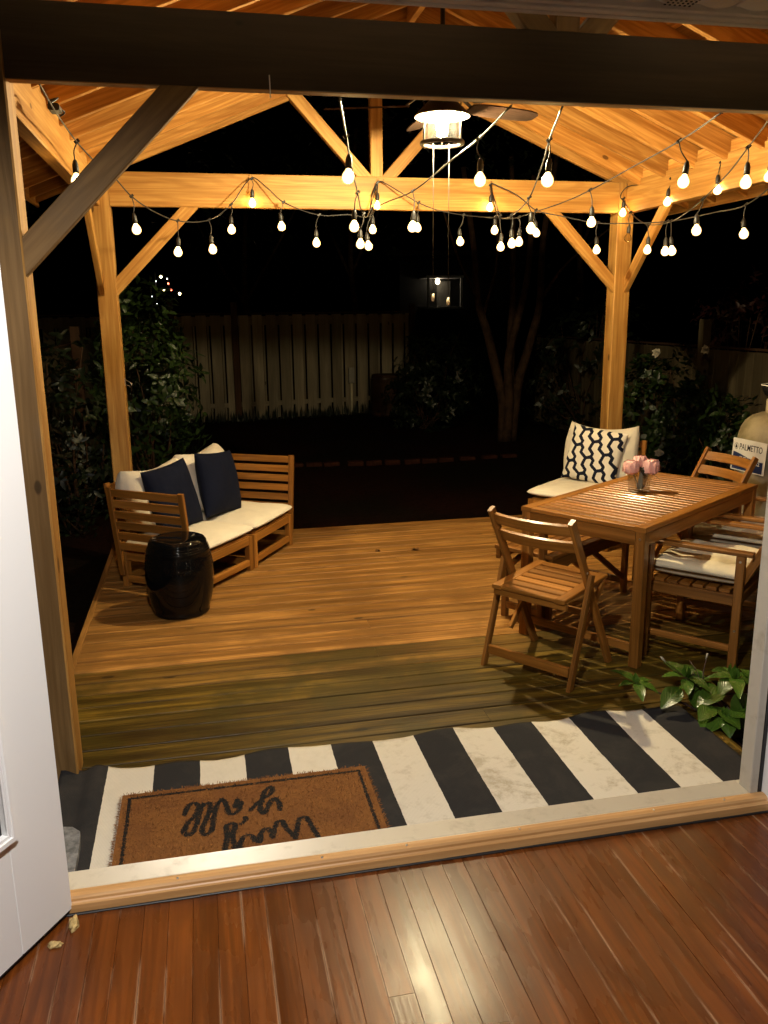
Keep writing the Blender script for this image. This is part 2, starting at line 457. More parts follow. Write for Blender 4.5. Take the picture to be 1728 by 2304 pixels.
dk = MB()
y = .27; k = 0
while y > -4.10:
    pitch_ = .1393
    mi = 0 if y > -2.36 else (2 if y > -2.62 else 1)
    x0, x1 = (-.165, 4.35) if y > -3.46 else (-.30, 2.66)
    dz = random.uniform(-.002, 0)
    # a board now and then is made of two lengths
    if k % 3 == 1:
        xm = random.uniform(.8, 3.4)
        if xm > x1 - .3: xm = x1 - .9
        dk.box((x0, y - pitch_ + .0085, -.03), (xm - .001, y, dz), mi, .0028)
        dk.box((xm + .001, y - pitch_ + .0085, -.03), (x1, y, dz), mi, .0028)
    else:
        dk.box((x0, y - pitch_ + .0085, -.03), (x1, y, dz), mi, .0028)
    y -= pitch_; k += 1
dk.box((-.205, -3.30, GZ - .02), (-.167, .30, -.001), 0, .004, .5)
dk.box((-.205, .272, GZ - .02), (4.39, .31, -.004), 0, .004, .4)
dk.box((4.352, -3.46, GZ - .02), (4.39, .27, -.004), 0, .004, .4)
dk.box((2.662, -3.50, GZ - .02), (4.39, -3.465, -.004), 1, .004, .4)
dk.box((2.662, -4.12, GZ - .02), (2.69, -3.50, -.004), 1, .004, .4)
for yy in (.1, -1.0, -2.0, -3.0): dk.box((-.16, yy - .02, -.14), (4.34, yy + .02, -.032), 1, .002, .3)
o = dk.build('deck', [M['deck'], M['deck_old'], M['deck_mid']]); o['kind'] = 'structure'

fl = MB()
xb = -3.0; bw = .0733
while xb < 4.2:
    yy = YW - .01; first = True
    while yy > -9.0:
        ln = random.uniform(.9, 2.4)
        if first: ln = random.uniform(.5, 2.4); first = False
        fl.box((xb + .0003, max(yy - ln, -9.0), -.02), (xb + bw - .0003, yy - .0006, random.uniform(-.0005, .0003)), 0, .0008, axis=1)
        yy -= ln
    xb += bw
fl.box((-3.0, -9.0, -.05), (4.2, YW - .012, -.0205), 1, .001)
o = fl.build('floor', [M['floor'], M['black']]); o['kind'] = 'structure'

# ------------------------------------------------------------------ house
house = tag(empty('house', (1.2, YW, 0)), 'house wall with a white doorway, raised threshold and grey vinyl eave', 'house')
def hp(o):                      # parent a part built in world coordinates to the house
    o.parent = house; o.matrix_parent_inverse = Matrix.Translation((-1.2, -YW, 0)); return o
def keep(o, root):              # the same for any root
    o.parent = root
    o.matrix_parent_inverse = (Matrix.Translation(root.location) @ Euler(root.rotation_euler).to_matrix().to_4x4()).inverted()
    return o
b = MB()
XL, XR, ZH = .018, 2.60, 2.685
for lo, hi in (((-3.2, -4.225, -.3), (XL, -4.125, 3.0)), ((XR, -4.225, -.3), (4.4, -4.125, 3.0)), ((XL, -4.225, ZH), (XR, -4.125, 3.0)),
               ((-3.2, -9.2, -.06), (-3.0, -4.226, 3.0)), ((4.2, -9.2, -.06), (4.4, -4.226, 3.0)), ((-3.2, -9.4, -.06), (4.4, -9.2, 3.0))):
    b.box(lo, hi, 0, .001)
hp(b.build('wall', M['wall']))
b = MB(); b.box((-3.2, -9.4, 2.80), (4.4, -4.226, 2.9), 0, .001); hp(b.build('ceiling', M['wall']))
# eave: vinyl soffit panels with a perforated one now and then, and the trim that carries them
b = MB()
x = -3.0; k = 0
while x < 4.3:
    b.bar((x + .004, -3.79, 2.784), (x + .004, -4.14, 2.784), .012, .02, mi=0, ch=.003)
    nseg = 6
    for i in range(nseg):        # each panel bellies down a little
        a0, a1 = i / nseg, (i + 1) / nseg
        z0 = 2.777 - .012 * math.sin(PI * a0); z1 = 2.777 - .012 * math.sin(PI * a1)
        xa, xc = x + .012 + .128 * a0, x + .012 + .128 * a1
        b.quad((xa, -4.14, z0), (xc, -4.14, z1), (xc, -3.785, z1), (xa, -3.785, z0))
    if k % 3 == 1:
        for i in range(6):
            for j in range(16):
                b.box((x + .026 + i * .018, -3.80 - j * .02 - .006, 2.759), (x + .032 + i * .018, -3.80 - j * .02, 2.7622), 1, .0005)
    x += .15; k += 1
hp(b.build('soffit', [M['soffit'], M['black']]))
b = MB()
b.box((-3.2, -3.785, 2.752), (4.4, -3.765, 2.80), 0, .003); b.box((-3.2, -3.764, 2.742), (4.4, -3.735, 2.82), 0, .004)
b.box((-3.2, -3.734, 2.735), (4.4, -3.715, 2.95), 0, .004)
hp(b.build('fascia', M['soffit']))
# door frame
b = MB()
b.box((2.447, -4.190, .052), (2.480, -4.122, ZH), 0, .003)
hp(b.build('door_jamb', M['white_dirty']))
b = MB(); b.box((2.481, -4.188, .02), (2.498, -4.150, ZH), 0, .002); hp(b.build('weather_strip', M['black']))
b = MB(); b.box((2.499, -4.262, .004), (2.598, -4.140, ZH), 0, .004); hp(b.build('door_casing', M['white']))
b = MB(); b.box((.0195, -4.19, .052), (.052, -4.122, ZH), 0, .003); hp(b.build('door_jamb', M['white_dirty']))
# threshold: aluminium plate on an oak nosing
b = MB()
X0, X1 = .056, 2.446
b.box((X0, -4.19, .030), (2.498, -4.095, .050), 0, .002)
yy = -4.100
while yy > -4.186:
    b.bar((X0, yy, .0508), (2.446, yy, .0508), .0030, .0034, mi=0, ch=.001, tone=.5); yy -= .0052
th = hp(b.build('threshold', M['alu']))
b = MB()
prof = [(-4.1905, .0), (-4.1905, .052), (-4.206, .0525), (-4.218, .049), (-4.2235, .042), (-4.2245, .034), (-4.2285, .031), (-4.236, .0295), (-4.2375, .002), (-4.2375, 0)]
n = len(prof); L0, L1 = .058, 2.498; uo = .0
for i in range(n - 1):
    (ya, za), (yb, zb) = prof[i], prof[i + 1]; ln = math.hypot(yb - ya, zb - za)
    b.quad((L0, ya, za), (L0, yb, zb), (L1, yb, zb), (L1, ya, za), .5, 0, [(0, uo), (0, uo + ln), (2.4, uo + ln), (2.4, uo)]); uo += ln
b.face(range(len(b.v), len(b.v) + n), [(0, 0)] * n, .5); b.v += [V((L1, y_, z_)) for (y_, z_) in prof]
b.face(range(len(b.v), len(b.v) + n), [(0, 0)] * n, .5); b.v += [V((L0, y_, z_)) for (y_, z_) in prof]
sill = b.build('sill', M['sill']); sill.parent = th
for x in (.40, .86, 1.145, 1.545, 2.05, 2.33):
    b = MB(); b.lathe([(0, .0012), (.0035, .001), (.0042, 0), (.0042, -.002)], (x, -4.2065, .0527), 12)
    s = b.build('screw', M['steel']); s.parent = th
b = MB()
for i in range(24):              # dark caulk joint along the foot of the nosing
    xa = .06 + i * .1015
    b.bar((xa, -4.2415, .002), (xa + .1015, -4.2415, .002), .006 + .006 * random.random(), .007, mi=0, ch=.002)
s = b.build('caulk_joint', M['black']); s.parent = th
# the open door leaf, swung in to the left
dn = V((-.534, -.8455, 0)).normalized(); dnn = V((.8455, -.534, 0)).normalized(); DO = V((.084, -4.232, .008))
def dpt(s, z, t): return DO + dn * s + V((0, 0, z)) + dnn * t
b = MB(); gs0, gs1, gz0, gz1, DW, DH = .205, .775, .392, 2.45, .98, 2.66
def dbox(bb, s0, s1, z0, z1, t0, t1, mi=0, ch=.002):
    bb.bar(dpt((s0 + s1) / 2, z0, (t0 + t1) / 2), dpt((s0 + s1) / 2, z1, (t0 + t1) / 2), s1 - s0, t1 - t0, up=tuple(dnn), mi=mi, ch=ch)
dbox(b, 0, gs0, .012, DH, -.045, 0); dbox(b, gs1, DW, .012, DH, -.045, 0)
dbox(b, gs0 + .0005, gs1 - .0005, .012, gz0, -.0445, -.0003); dbox(b, gs0 + .0005, gs1 - .0005, gz1, DH, -.0445, -.0003)
door = hp(b.build('door', M['white']))
b = MB(); dbox(b, gs0 + .001, gs1 - .001, gz0 + .001, gz1 - .001, -.028, -.020, ch=.001); q = b.build('glass', M['darkglass']); q.parent = door; q.matrix_parent_inverse = Matrix.Translation((0, 0, 0))
b = MB()
mw, mt = .034, .013
def mould(sa, za, sb, zb):       # stepped glazing bead, three strips
    hor = abs(zb - za) < 1e-6
    for o0, o1, t in ((0, .010, .006), (.0102, .024, mt), (.0242, mw, .007)):
        if hor: dbox(b, sa + o0, sb - o0, za + (o0 if za < 1 else -o1), za + (o1 if za < 1 else -o0), .0002, t, ch=.003)
        else: dbox(b, sa + (o0 if sa < .4 else -o1), sa + (o1 if sa < .4 else -o0), za + .0003 + o0, zb - .0003 - o0, .0002, t + .0004, ch=.003)
S0, S1, Z0, Z1 = gs0 - mw + .006, gs1 + mw - .006, gz0 - mw + .006, gz1 + mw - .006
mould(S0, Z0, S0, Z1); mould(S1, Z0, S1, Z1); mould(S0, Z0, S1, Z0); mould(S0, Z1, S1, Z1)
q = b.build('glazing_bead', M['white']); q.parent = door
b = MB(); dbox(b, .004, DW - .004, .001, .0115, -.04, -.004, ch=.002); q = b.build('door_sweep', M['black']); q.parent = door

# foam crumbling out of the floor beside the door hinge
def lump(name, loc, r, mat, seed, sq=.5, sub=3):
    bm = bmesh.new(); bmesh.ops.create_icosphere(bm, subdivisions=sub, radius=1)
    for v in bm.verts:
        d = 1 + .55 * noise.noise(v.co * 1.7 + V((seed, 0, 0))) + .25 * noise.noise(v.co * 5 + V((0, seed, 0)))
        v.co = V((v.co.x * r[0] * d, v.co.y * r[1] * d, max(-.2, v.co.z) * r[2] * d))
    me = bpy.data.meshes.new(name); bm.to_mesh(me); bm.free()
    me.polygons.foreach_set('use_smooth', [True] * len(me.polygons)); me.materials.append(mat)
    o = bpy.data.objects.new(name, me); o.location = loc; C.objects.link(o); return o
tag(lump('foam_lump', (.093, -4.292, .004), (.016, .026, .018), M['foam'], 3), 'larger lump of yellow foam at the door hinge by the threshold', 'foam', 'crumbled foam under the open door')
tag(lump('foam_lump', (.052, -4.365, .003), (.020, .012, .011), M['foam'], 9), 'smaller flat lump of yellow foam further under the open door', 'foam', 'crumbled foam under the open door')

# ------------------------------------------------------------------ pavilion
pav = tag(empty('pavilion', (PW / 2, -PD / 2, 0)), 'open timber pavilion with gable roof, knee braces and lit rafters over the deck', 'pavilion')
def pp(o): return keep(o, pav)
P_ = M['pine']
ZT = HB + BH
T6 = .14
def roofz(x): return 2.762 + .405 * (x if x < PW / 2 + .0 else PW - x)
# posts
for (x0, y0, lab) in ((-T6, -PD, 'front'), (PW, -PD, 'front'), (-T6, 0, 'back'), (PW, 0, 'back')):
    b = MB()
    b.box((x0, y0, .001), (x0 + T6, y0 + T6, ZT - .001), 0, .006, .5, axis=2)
    po = b.build('post', [M['pine_old_dim'], P_] if lab == 'front' else P_)
    if lab == 'front':              # lamplight painted in: brighter pine on the deck-side faces, dimmer on the rest
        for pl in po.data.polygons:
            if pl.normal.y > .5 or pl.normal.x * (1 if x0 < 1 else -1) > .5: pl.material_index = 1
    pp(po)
# beams
b = MB(); b.box((.001, -PD, HB), (PW - .001, -PD + .0115, ZT), 0, .002, .4); b.box((.001, -PD + .012, HB - .001), (PW - .001, -PD + .043, ZT - .001), 1, .003, .6); b.box((.001, -PD + .0445, HB + .0015), (PW - .001, -PD + .076, ZT - .001), 1, .004, .5)  # thin front ply carries the painted shade; both plies behind are bare pine
pp(b.build('beam', [M['beam_shade'], P_]))
b = MB(); b.box((.001, 0, HB), (PW - .001, .038, ZT), 0, .004, .55); b.box((.001, .0385, HB + .002), (PW - .001, .076, ZT - .001), 0, .004, .5)
pp(b.build('beam', P_))
for x0 in (-T6, PW + .07):
    b = MB(); b.box((x0, -PD + T6 + .001, HB), (x0 + .07, -.001, ZT), 0, .004, .55); pp(b.build('beam', P_))
# knee braces
def brace(p0, p1, w, t, side, mat, c0, c1, tone=.5):
    b = MB(); b.bar(p0, p1, t, w, up=side, mi=0, ch=.004, c0=c0, c1=c1, tone=tone); pp(b.build('brace', mat))
w9 = .092
def xbrace(xp, sg, yc, mat, tone=.5):
    # from the post face (x = xp) up to the beam underside
    brace((xp, yc, 1.982), (xp + sg * .555, yc, HB + .001), w9, .042, (0, 0, 1) if True else None, mat, ((xp, 0, 0), (1, 0, 0)), ((0, 0, HB - .0005), (0, 0, 1)), tone)
xbrace(0, 1, -PD + .024, M['pine_old_dim'], .6); xbrace(PW, -1, -PD + .024, M['pine_old_dim'], .6)
xbrace(0, 1, .030, P_, .6); xbrace(PW, -1, .030, P_, .6)
def ybrace(xc, yp, sg, mat):
    brace((xc, yp, 1.982), (xc, yp + sg * .555, HB + .001), w9, .042, (0, 0, 1), mat, ((0, yp, 0), (0, 1, 0)), ((0, 0, HB - .0005), (0, 0, 1)))
ybrace(-.105, 0, -1, P_); ybrace(PW + .105, 0, -1, P_)
# gable frames: king post and struts
for (y0, mt_) in ((0, P_), (-PD, M['pine_old_dim'])):
    yc = y0 + .038
    b = MB(); b.box((PW / 2 - .065, y0 + .001, ZT + .001), (PW / 2 + .027, y0 + .075, roofz(PW / 2) + .02), 0, .004, .55, axis=2); pp(b.build('king_post', mt_))
    for sg in (-1, 1):
        b = MB(); xk = PW / 2 - .065 if sg < 0 else PW / 2 + .027
        b.bar((xk + sg * .02, yc, ZT - .03), (xk + sg * .60, yc, ZT + .59), .07, .088, up=(0, 0, 1), ch=.004,
              c0=((0, 0, ZT + .001), (0, 0, 1)), c1=((xk, yc, roofz(xk) - .0), (.375 * -sg, 0, 1)))
        pp(b.build('strut', mt_))
# rafters
ry = [.045, -.185, -.56, -.94, -1.325, -1.70, -2.08, -2.46, -2.84, -3.22, -PD + .02]
sl = V((1, 0, .405)).normalized(); up_l = V((-.405, 0, 1)).normalized(); up_r = V((.405, 0, 1)).normalized()
RH = .14
for y in ry:
    for sg in (-1, 1):
        b = MB()
        up = up_l if sg < 0 else up_r
        xe = -.50 if sg < 0 else PW + .50
        off = up * (RH / 2)
        p0 = V((PW / 2, y, 2.762 + .405 * PW / 2)) + off; p1 = V((xe, y, 2.762 - .405 * .50)) + off
        b.bar(p0, p1, .038, RH, up=tuple(up), ch=.003, c0=((PW / 2 + sg * .021, 0, 0), (1, 0, 0)), c1=((xe, 0, 0), (1, 0, 0)), tone=random.uniform(.3, .8))
        pp(b.build('rafter', M['pine_pale']))
b = MB(); b.box((PW / 2 - .02, -PD - .03, 3.53), (PW / 2 + .02, .07, 3.715), 0, .003, .5); pp(b.build('ridge_board', M['pine_pale']))
# roof boarding, fascia and shingles
for sg in (-1, 1):
    b = MB(); up = up_l if sg < 0 else up_r; dr = V((1, 0, .405)).normalized() if sg < 0 else V((-1, 0, .405)).normalized()
    xe = -.50 if sg < 0 else PW + .50
    base = V((xe, 0, 2.762 - .405 * .5)) + up * (RH + .0085)
    Lr = (PW / 2 + .50) / dr.x if sg < 0 else (PW / 2 + .50) / -dr.x
    s = 0
    while s < Lr - .02:
        e = min(s + .145, Lr)
        c = base + dr * ((s + e) / 2)
        b.bar(c + V((0, -PD - .12, 0)), c + V((0, .16, 0)), e - s - .003, .016, up=tuple(up), ch=.001)
        s = e
    pp(b.build('roof_boarding', M['pine_pale']))
    b = MB(); c0_ = base + up * .0135
    b.bar(c0_ + dr * (Lr / 2) + V((0, -PD - .16, 0)), c0_ + dr * (Lr / 2) + V((0, .20, 0)), Lr + .04, .010, up=tuple(up), ch=.001)
    pp(b.build('roof_shingles', M['roofing']))
    b = MB(); b.box((xe - .0195 if sg < 0 else xe + .0005, -PD - .12, 2.54), (xe - .0005 if sg < 0 else xe + .0195, .16, 2.715), 0, .003); pp(b.build('fascia', P_))
# blocking between rafters above the right and left plates
for x0 in (-.115, PW + .085):
    b = MB()
    for i in range(len(ry) - 1):
        if ry[i] - ry[i + 1] > .25: b.box((x0, ry[i + 1] + .021, ZT + .002), (x0 + .03, ry[i] - .021, ZT + .075), 0, .002)
    pp(b.build('blocking', M['pine_pale']))

# ------------------------------------------------------------------ ceiling fan with lantern light
FX, FY = 1.967, -1.72
fan = tag(empty('ceiling_fan', (FX, FY, 3.5)), 'dark bronze ceiling fan with a lit glass lantern hanging from the pavilion ridge', 'ceiling fan')
def fp(o): o.parent = fan; return o
Z = lambda z: z - 3.5
b = MB(); b.tube([(0, 0, Z(3.53)), (0, 0, Z(3.06))], .0135, 16); b.lathe([(.0, Z(3.535)), (.06, Z(3.53)), (.055, Z(3.49)), (.016, Z(3.465))], (0, 0, 0), 24)
fp(b.build('downrod', M['black']))
b = MB(); b.lathe([(.0, Z(3.075)), (.05, Z(3.07)), (.095, Z(3.04)), (.105, Z(3.00)), (.10, Z(2.965)), (.07, Z(2.945)), (.0, Z(2.943))], (0, 0, 0), 32); fp(b.build('motor_housing', M['bronze']))
for k, a in enumerate((18, 90, 162, 234, 306)):
    b = MB(); d = V((math.cos(math.radians(a)), math.sin(math.radians(a)), 0)); s = V((-d.y, d.x, 0))
    tilt = math.radians(-13); sv = s * math.cos(tilt) + V((0, 0, 1)) * math.sin(tilt); nv = d.cross(sv)
    prof = [(.185, .045), (.215, .058), (.30, .066), (.45, .068), (.58, .062), (.64, .050), (.665, .028)]
    for sgn in (1, -1):
        base = len(b.v)
        for (r, w) in prof:
            for e in (-1, 1): b.v.append(d * r + sv * (w * e) + V((0, 0, Z(2.902))) + nv * .004 * sgn)
        for i in range(len(prof) - 1):
            q = [base + 2 * i, base + 2 * i + 1, base + 2 * i + 3, base + 2 * i + 2]
            b.face(q if sgn > 0 else q[::-1], [(prof[i][0], -prof[i][1]), (prof[i][0], prof[i][1]), (prof[i + 1][0], prof[i + 1][1]), (prof[i + 1][0], -prof[i + 1][1])], .3)
    m2 = len(prof) * 2
    rim = [2 * i for i in range(len(prof))] + [2 * i + 1 for i in range(len(prof))][::-1]
    for i in range(len(rim)):
        p, q = rim[i], rim[(i + 1) % len(rim)]
        b.face([p, q, m2 + q, m2 + p], [(0, 0)] * 4, .3)
    bl = fp(b.build('blade', M['fence_dark']))
    b = MB(); b.bar(d * .075 + V((0, 0, Z(2.985))), d * .20 + V((0, 0, Z(2.908))), .03, .008); s_ = b.build('blade_iron', M['bronze']); s_.parent = bl
b = MB(); b.lathe([(.045, Z(2.944)), (.06, Z(2.935)), (.085, Z(2.915)), (.155, Z(2.848)), (.158, Z(2.840)), (.153, Z(2.840)), (.085, Z(2.905)), (.0, Z(2.907))], (0, 0, 0), 48)
sh = fp(b.build('lamp_shade', M['bronze']))
b = MB(); b.lathe([(.1515, Z(2.8395)), (.085, Z(2.9035)), (.0, Z(2.9055))], (0, 0, 0), 48); q = b.build('shade_lining', M['lining']); q.parent = sh
b = MB(); b.lathe([(.106, Z(2.895)), (.108, Z(2.80)), (.110, Z(2.705))], (0, 0, 0), 48); fp(b.build('lantern_glass', M['seeded']))
b = MB(); b.lathe([(.112, Z(2.712)), (.124, Z(2.712)), (.126, Z(2.704)), (.124, Z(2.694)), (.104, Z(2.692)), (.102, Z(2.704)), (.112, Z(2.712))], (0, 0, 0), 48)
cg = fp(b.build('lantern_ring', M['bronze']))
for k in range(6):
    a = math.radians(15 + 60 * k); b = MB()
    b.tube([(.1165 * math.cos(a), .1165 * math.sin(a), Z(2.905)), (.1185 * math.cos(a), .1185 * math.sin(a), Z(2.712))], .0040, 6); q = b.build('cage_bar', M['bronze']); q.parent = cg
b = MB(); b.lathe([(0, Z(2.755)), (.018, Z(2.759)), (.030, Z(2.775)), (.033, Z(2.795)), (.027, Z(2.82)), (.016, Z(2.845)), (.014, Z(2.862)), (0, Z(2.863))], (0, 0, 0), 20); fp(b.build('light_bulb', M['fan_bulb']))
b = MB(); b.lathe([(0, Z(2.905)), (.018, Z(2.904)), (.018, Z(2.864)), (0, Z(2.8635))], (0, 0, 0), 16); fp(b.build('bulb_socket', M['shade_white']))
for dx, z1 in ((-.052, 1.865), (.040, 1.842)):
    b = MB(); b.tube([(dx, -.004, Z(2.70)), (dx, -.004, Z(z1 + .03))], .0017, 6)
    ch_ = fp(b.build('pull_chain', M['chain']))
    b = MB(); b.lathe([(0, .022), (.005, .020), (.009, .006), (.0105, -.010), (.007, -.022), (0, -.024)], (dx, -.004, Z(z1)), 14); q = b.build('chain_pull', M['cream_paint']); q.parent = ch_

# ------------------------------------------------------------------ string lights
STR = {
'A': ([(0.073,-3.280,2.580),(0.054,-2.750,2.587),(0.047,-2.050,2.598),(0.078,-1.600,2.583),(0.146,-1.100,2.561),(0.207,-0.850,2.502),(0.324,-0.650,2.438),(0.473,-0.500,2.394),(0.682,-0.330,2.419),(0.846,-0.180,2.541),(1.012,-0.030,2.745),(1.114,-0.060,2.676),(1.229,-0.100,2.572),(1.481,-0.150,2.480),(1.720,-0.150,2.486),(1.846,-0.120,2.478),(1.898,-0.060,2.633),(1.950,-0.030,2.736),(1.989,-0.040,2.732),(2.104,-0.100,2.657),(2.236,-0.150,2.577),(2.371,-0.200,2.520),(2.572,-0.200,2.488),(2.837,-0.150,2.477),(2.905,-0.100,2.492),(2.889,-0.060,2.552),(2.842,-0.030,2.737),(2.893,-0.050,2.722),(3.039,-0.100,2.647),(3.172,-0.150,2.536),(3.336,-0.250,2.485),(3.548,-0.450,2.416),(3.715,-0.650,2.398),(3.882,-0.900,2.388),(3.975,-1.300,2.406),(4.000,-1.600,2.419),(4.02,-1.900,2.54)],
  [((0.047,-2.050,2.598),(0.031,-2.050,2.435)),((0.207,-0.850,2.502),(0.219,-0.850,2.320)),((0.473,-0.500,2.394),(0.464,-0.500,2.208)),((0.682,-0.330,2.419),(0.695,-0.330,2.237)),((0.846,-0.180,2.541),(0.841,-0.180,2.384)),((1.009,-0.045,2.735),(1.007,-0.045,2.582)),((1.229,-0.100,2.572),(1.207,-0.100,2.417)),((1.481,-0.150,2.480),(1.456,-0.150,2.299)),((1.885,-0.100,2.534),(1.892,-0.100,2.401)),((1.945,-0.045,2.727),(1.940,-0.045,2.578)),((2.236,-0.150,2.577),(2.227,-0.150,2.412)),((2.572,-0.200,2.488),(2.546,-0.200,2.311)),((2.855,-0.120,2.486),(2.850,-0.120,2.402)),((2.835,-0.045,2.728),(2.836,-0.045,2.578)),((3.172,-0.150,2.536),(3.178,-0.150,2.382)),((3.548,-0.450,2.416),(3.547,-0.450,2.237)),((3.876,-0.880,2.387),(3.872,-0.880,2.199)),((4.000,-1.600,2.419),(3.998,-1.600,2.258))],
  'string light running from the left plate along the back beam to the right'),
'B': ([(1.127,-3.280,2.558),(1.185,-3.000,2.554),(1.259,-2.650,2.546),(1.357,-2.200,2.513),(1.454,-1.800,2.465),(1.502,-1.600,2.448),(1.633,-1.000,2.430),(1.771,-0.500,2.435),(1.893,-0.100,2.597),(1.949,-0.035,2.735),(1.920,-0.100,2.597),(1.821,-0.350,2.451),(1.812,-0.750,2.483),(1.890,-1.350,2.497),(1.925,-2.000,2.558),(1.891,-2.600,2.564),(1.796,-3.280,2.555)],
  [((1.259,-2.650,2.546),(1.265,-2.650,2.391)),((1.512,-1.550,2.455),(1.488,-1.550,2.284)),((1.688,-0.800,2.420),(1.664,-0.800,2.244)),((1.817,-0.400,2.449),(1.795,-0.400,2.260)),((1.890,-1.350,2.497),(1.889,-1.350,2.304)),((1.891,-2.600,2.564),(1.901,-2.600,2.398))],
  'string light in a V reaching the back beam below the king post'),
'C': ([(2.007,-3.280,2.559),(2.200,-2.700,2.549),(2.337,-2.300,2.520),(2.546,-1.600,2.443),(2.662,-1.100,2.419),(2.753,-0.600,2.424),(2.826,-0.200,2.519),(2.840,-0.035,2.736),(2.837,-0.200,2.504),(2.859,-0.450,2.440),(2.911,-0.750,2.452),(3.016,-1.000,2.488),(3.026,-1.400,2.515),(3.011,-2.000,2.568),(2.918,-2.600,2.582),(2.702,-3.280,2.562)],
  [((2.200,-2.700,2.549),(2.199,-2.700,2.389)),((2.543,-1.600,2.438),(2.560,-1.600,2.277)),((2.698,-0.900,2.416),(2.700,-0.900,2.245)),((2.791,-0.400,2.463),(2.802,-0.400,2.259)),((2.883,-0.550,2.439),(2.887,-0.550,2.283)),((3.026,-1.400,2.515),(3.045,-1.400,2.338)),((2.918,-2.600,2.582),(2.960,-2.600,2.411))],
  'string light in a V reaching the right half of the back beam'),
'D': ([(3.034,-3.200,2.630),(3.300,-2.600,2.566),(3.465,-2.200,2.510),(3.583,-1.800,2.435),(3.708,-1.400,2.391),(3.817,-1.000,2.371),(3.879,-0.600,2.395),(3.915,-0.300,2.490),(3.938,-0.100,2.612),(3.937,-0.030,2.669),(3.985,-.035,2.734),(4.018,-0.229,2.728),(4.018,-0.651,2.713),(4.018,-0.890,2.696),(4.018,-1.079,2.726),(4.018,-1.267,2.725),(4.018,-1.570,2.710),(4.018,-1.775,2.724),(4.018,-2.022,2.716)],
  [((3.300,-2.600,2.566),(3.303,-2.600,2.414)),((3.604,-1.750,2.431),(3.570,-1.750,2.262)),((3.805,-1.050,2.372),(3.822,-1.050,2.190)),((3.879,-0.600,2.395),(3.887,-0.600,2.228)),((3.907,-0.270,2.516),(3.897,-0.270,2.341)),((3.929,-0.100,2.638),(3.930,-0.100,2.545)),((4.015,-0.651,2.713),(3.998,-0.649,2.563)),((4.015,-1.267,2.725),(3.998,-1.274,2.565)),((4.015,-1.775,2.724),(3.998,-1.806,2.570))],
  'string light with the one unlit bulb, looping the right back post and plate')}
def spline(pts, sub=6):
    pts = [V(p) for p in pts]; out = []
    n = len(pts)
    for i in range(n - 1):
        p0 = pts[max(i - 1, 0)]; p1 = pts[i]; p2 = pts[i + 1]; p3 = pts[min(i + 2, n - 1)]
        L_ = (p2 - p1).length
        m1 = (p2 - p0) * (L_ / max((p2 - p1).length + (p1 - p0).length, 1e-6)); m2 = (p3 - p1) * (L_ / max((p3 - p2).length + (p2 - p1).length, 1e-6))
        for k in range(sub):
            t = k / sub
            out.append(p1 * (2 * t ** 3 - 3 * t ** 2 + 1) + m1 * (t ** 3 - 2 * t ** 2 + t) + p2 * (-2 * t ** 3 + 3 * t ** 2) + m2 * (t ** 3 - t ** 2))
    out.append(pts[-1]); return out
def bulb_mesh(seg=14):
    b = MB(); b.lathe([(0, -.058), (.011, -.0565), (.021, -.050), (.0275, -.039), (.029, -.028), (.0265, -.016), (.020, -.005), (.0135, .004), (.011, .010), (0, .0105)], (0, 0, 0), seg); return b
for k in 'ABCD':
    pts, bulbs, lab = STR[k]
    st = tag(empty('string_light', pts[0]), lab, 'string light', 'string lights zigzagging under the pavilion roof')
    b = MB(); path = spline(pts); b.tube(path, .0042, 6)
    for (j, c) in bulbs:
        j = V(j); b.bar(j + V((-.011, 0, -.006)), j + V((.011, 0, .010)), .014, .016, ch=.004)
    keep(b.build('cable', M['black_cord']), st)
    for i, (j, c) in enumerate(bulbs):
        j, c = V(j), V(c)
        unlit = (k == 'D' and i == 4)
        lean = V((random.uniform(-.12, .12), random.uniform(-.12, .12), 1)).normalized()
        rot = lean.to_track_quat('Z', 'Y').to_matrix().to_4x4()
        ob = bulb_mesh().build('light_bulb', M['bulb_glass'] if unlit else M['string_bulb'])
        ob.matrix_world = Matrix.Translation(c + V((0, 0, .012))) @ rot
        mw_ = ob.matrix_world.copy(); ob.parent = st; ob.matrix_parent_inverse = Matrix.Translation(pts[0]).inverted(); ob.matrix_basis = mw_
        if unlit: tag(ob, 'unlit clear bulb')
        b = MB(); b.lathe([(.0, .008), (.0145, .009), (.0155, .020), (.0150, .048), (.0105, .062), (.006, .070), (.0, .071)], (0, 0, 0), 12)
        sk = b.build('socket', M['black']); sk.parent = ob
        top = c + V((0, 0, .012)) + lean * .069
        md = (top + j) / 2 + V((random.uniform(-.012, .012), random.uniform(-.006, .006), 0))
        b = MB(); b.tube(spline([j - V((0, 0, .004)), md, top], 4), .0032, 6)
        dw = b.build('drop_wire', M['black_cord']); keep(dw, st)
    for hp_ in ([p for p in pts if p[1] > -.05] + [pts[0], pts[-1]]):
        b = MB(); c = V(hp_); b.tube([c + V((0, .005, .022)), c + V((0, -.010, .02)), c + V((0, -.013, .006)), c + V((0, -.006, -.006))], .0022, 6); keep(b.build('hook', M['bronze']), st)
# the clear plug connector lashed to the first string, near the left plate
b = MB(); b.box((.030, -2.78, 2.585), (.075, -2.70, 2.612), 0, .006)
b.tube(spline([(.05, -2.86, 2.590), (.075, -2.80, 2.625), (.03, -2.74, 2.62), (.08, -2.68, 2.600), (.05, -2.62, 2.592)], 5), .004, 6)
tag(b.build('plug_connector', M['black']), 'taped plug connector lashed to the string light by the left plate', 'connector')
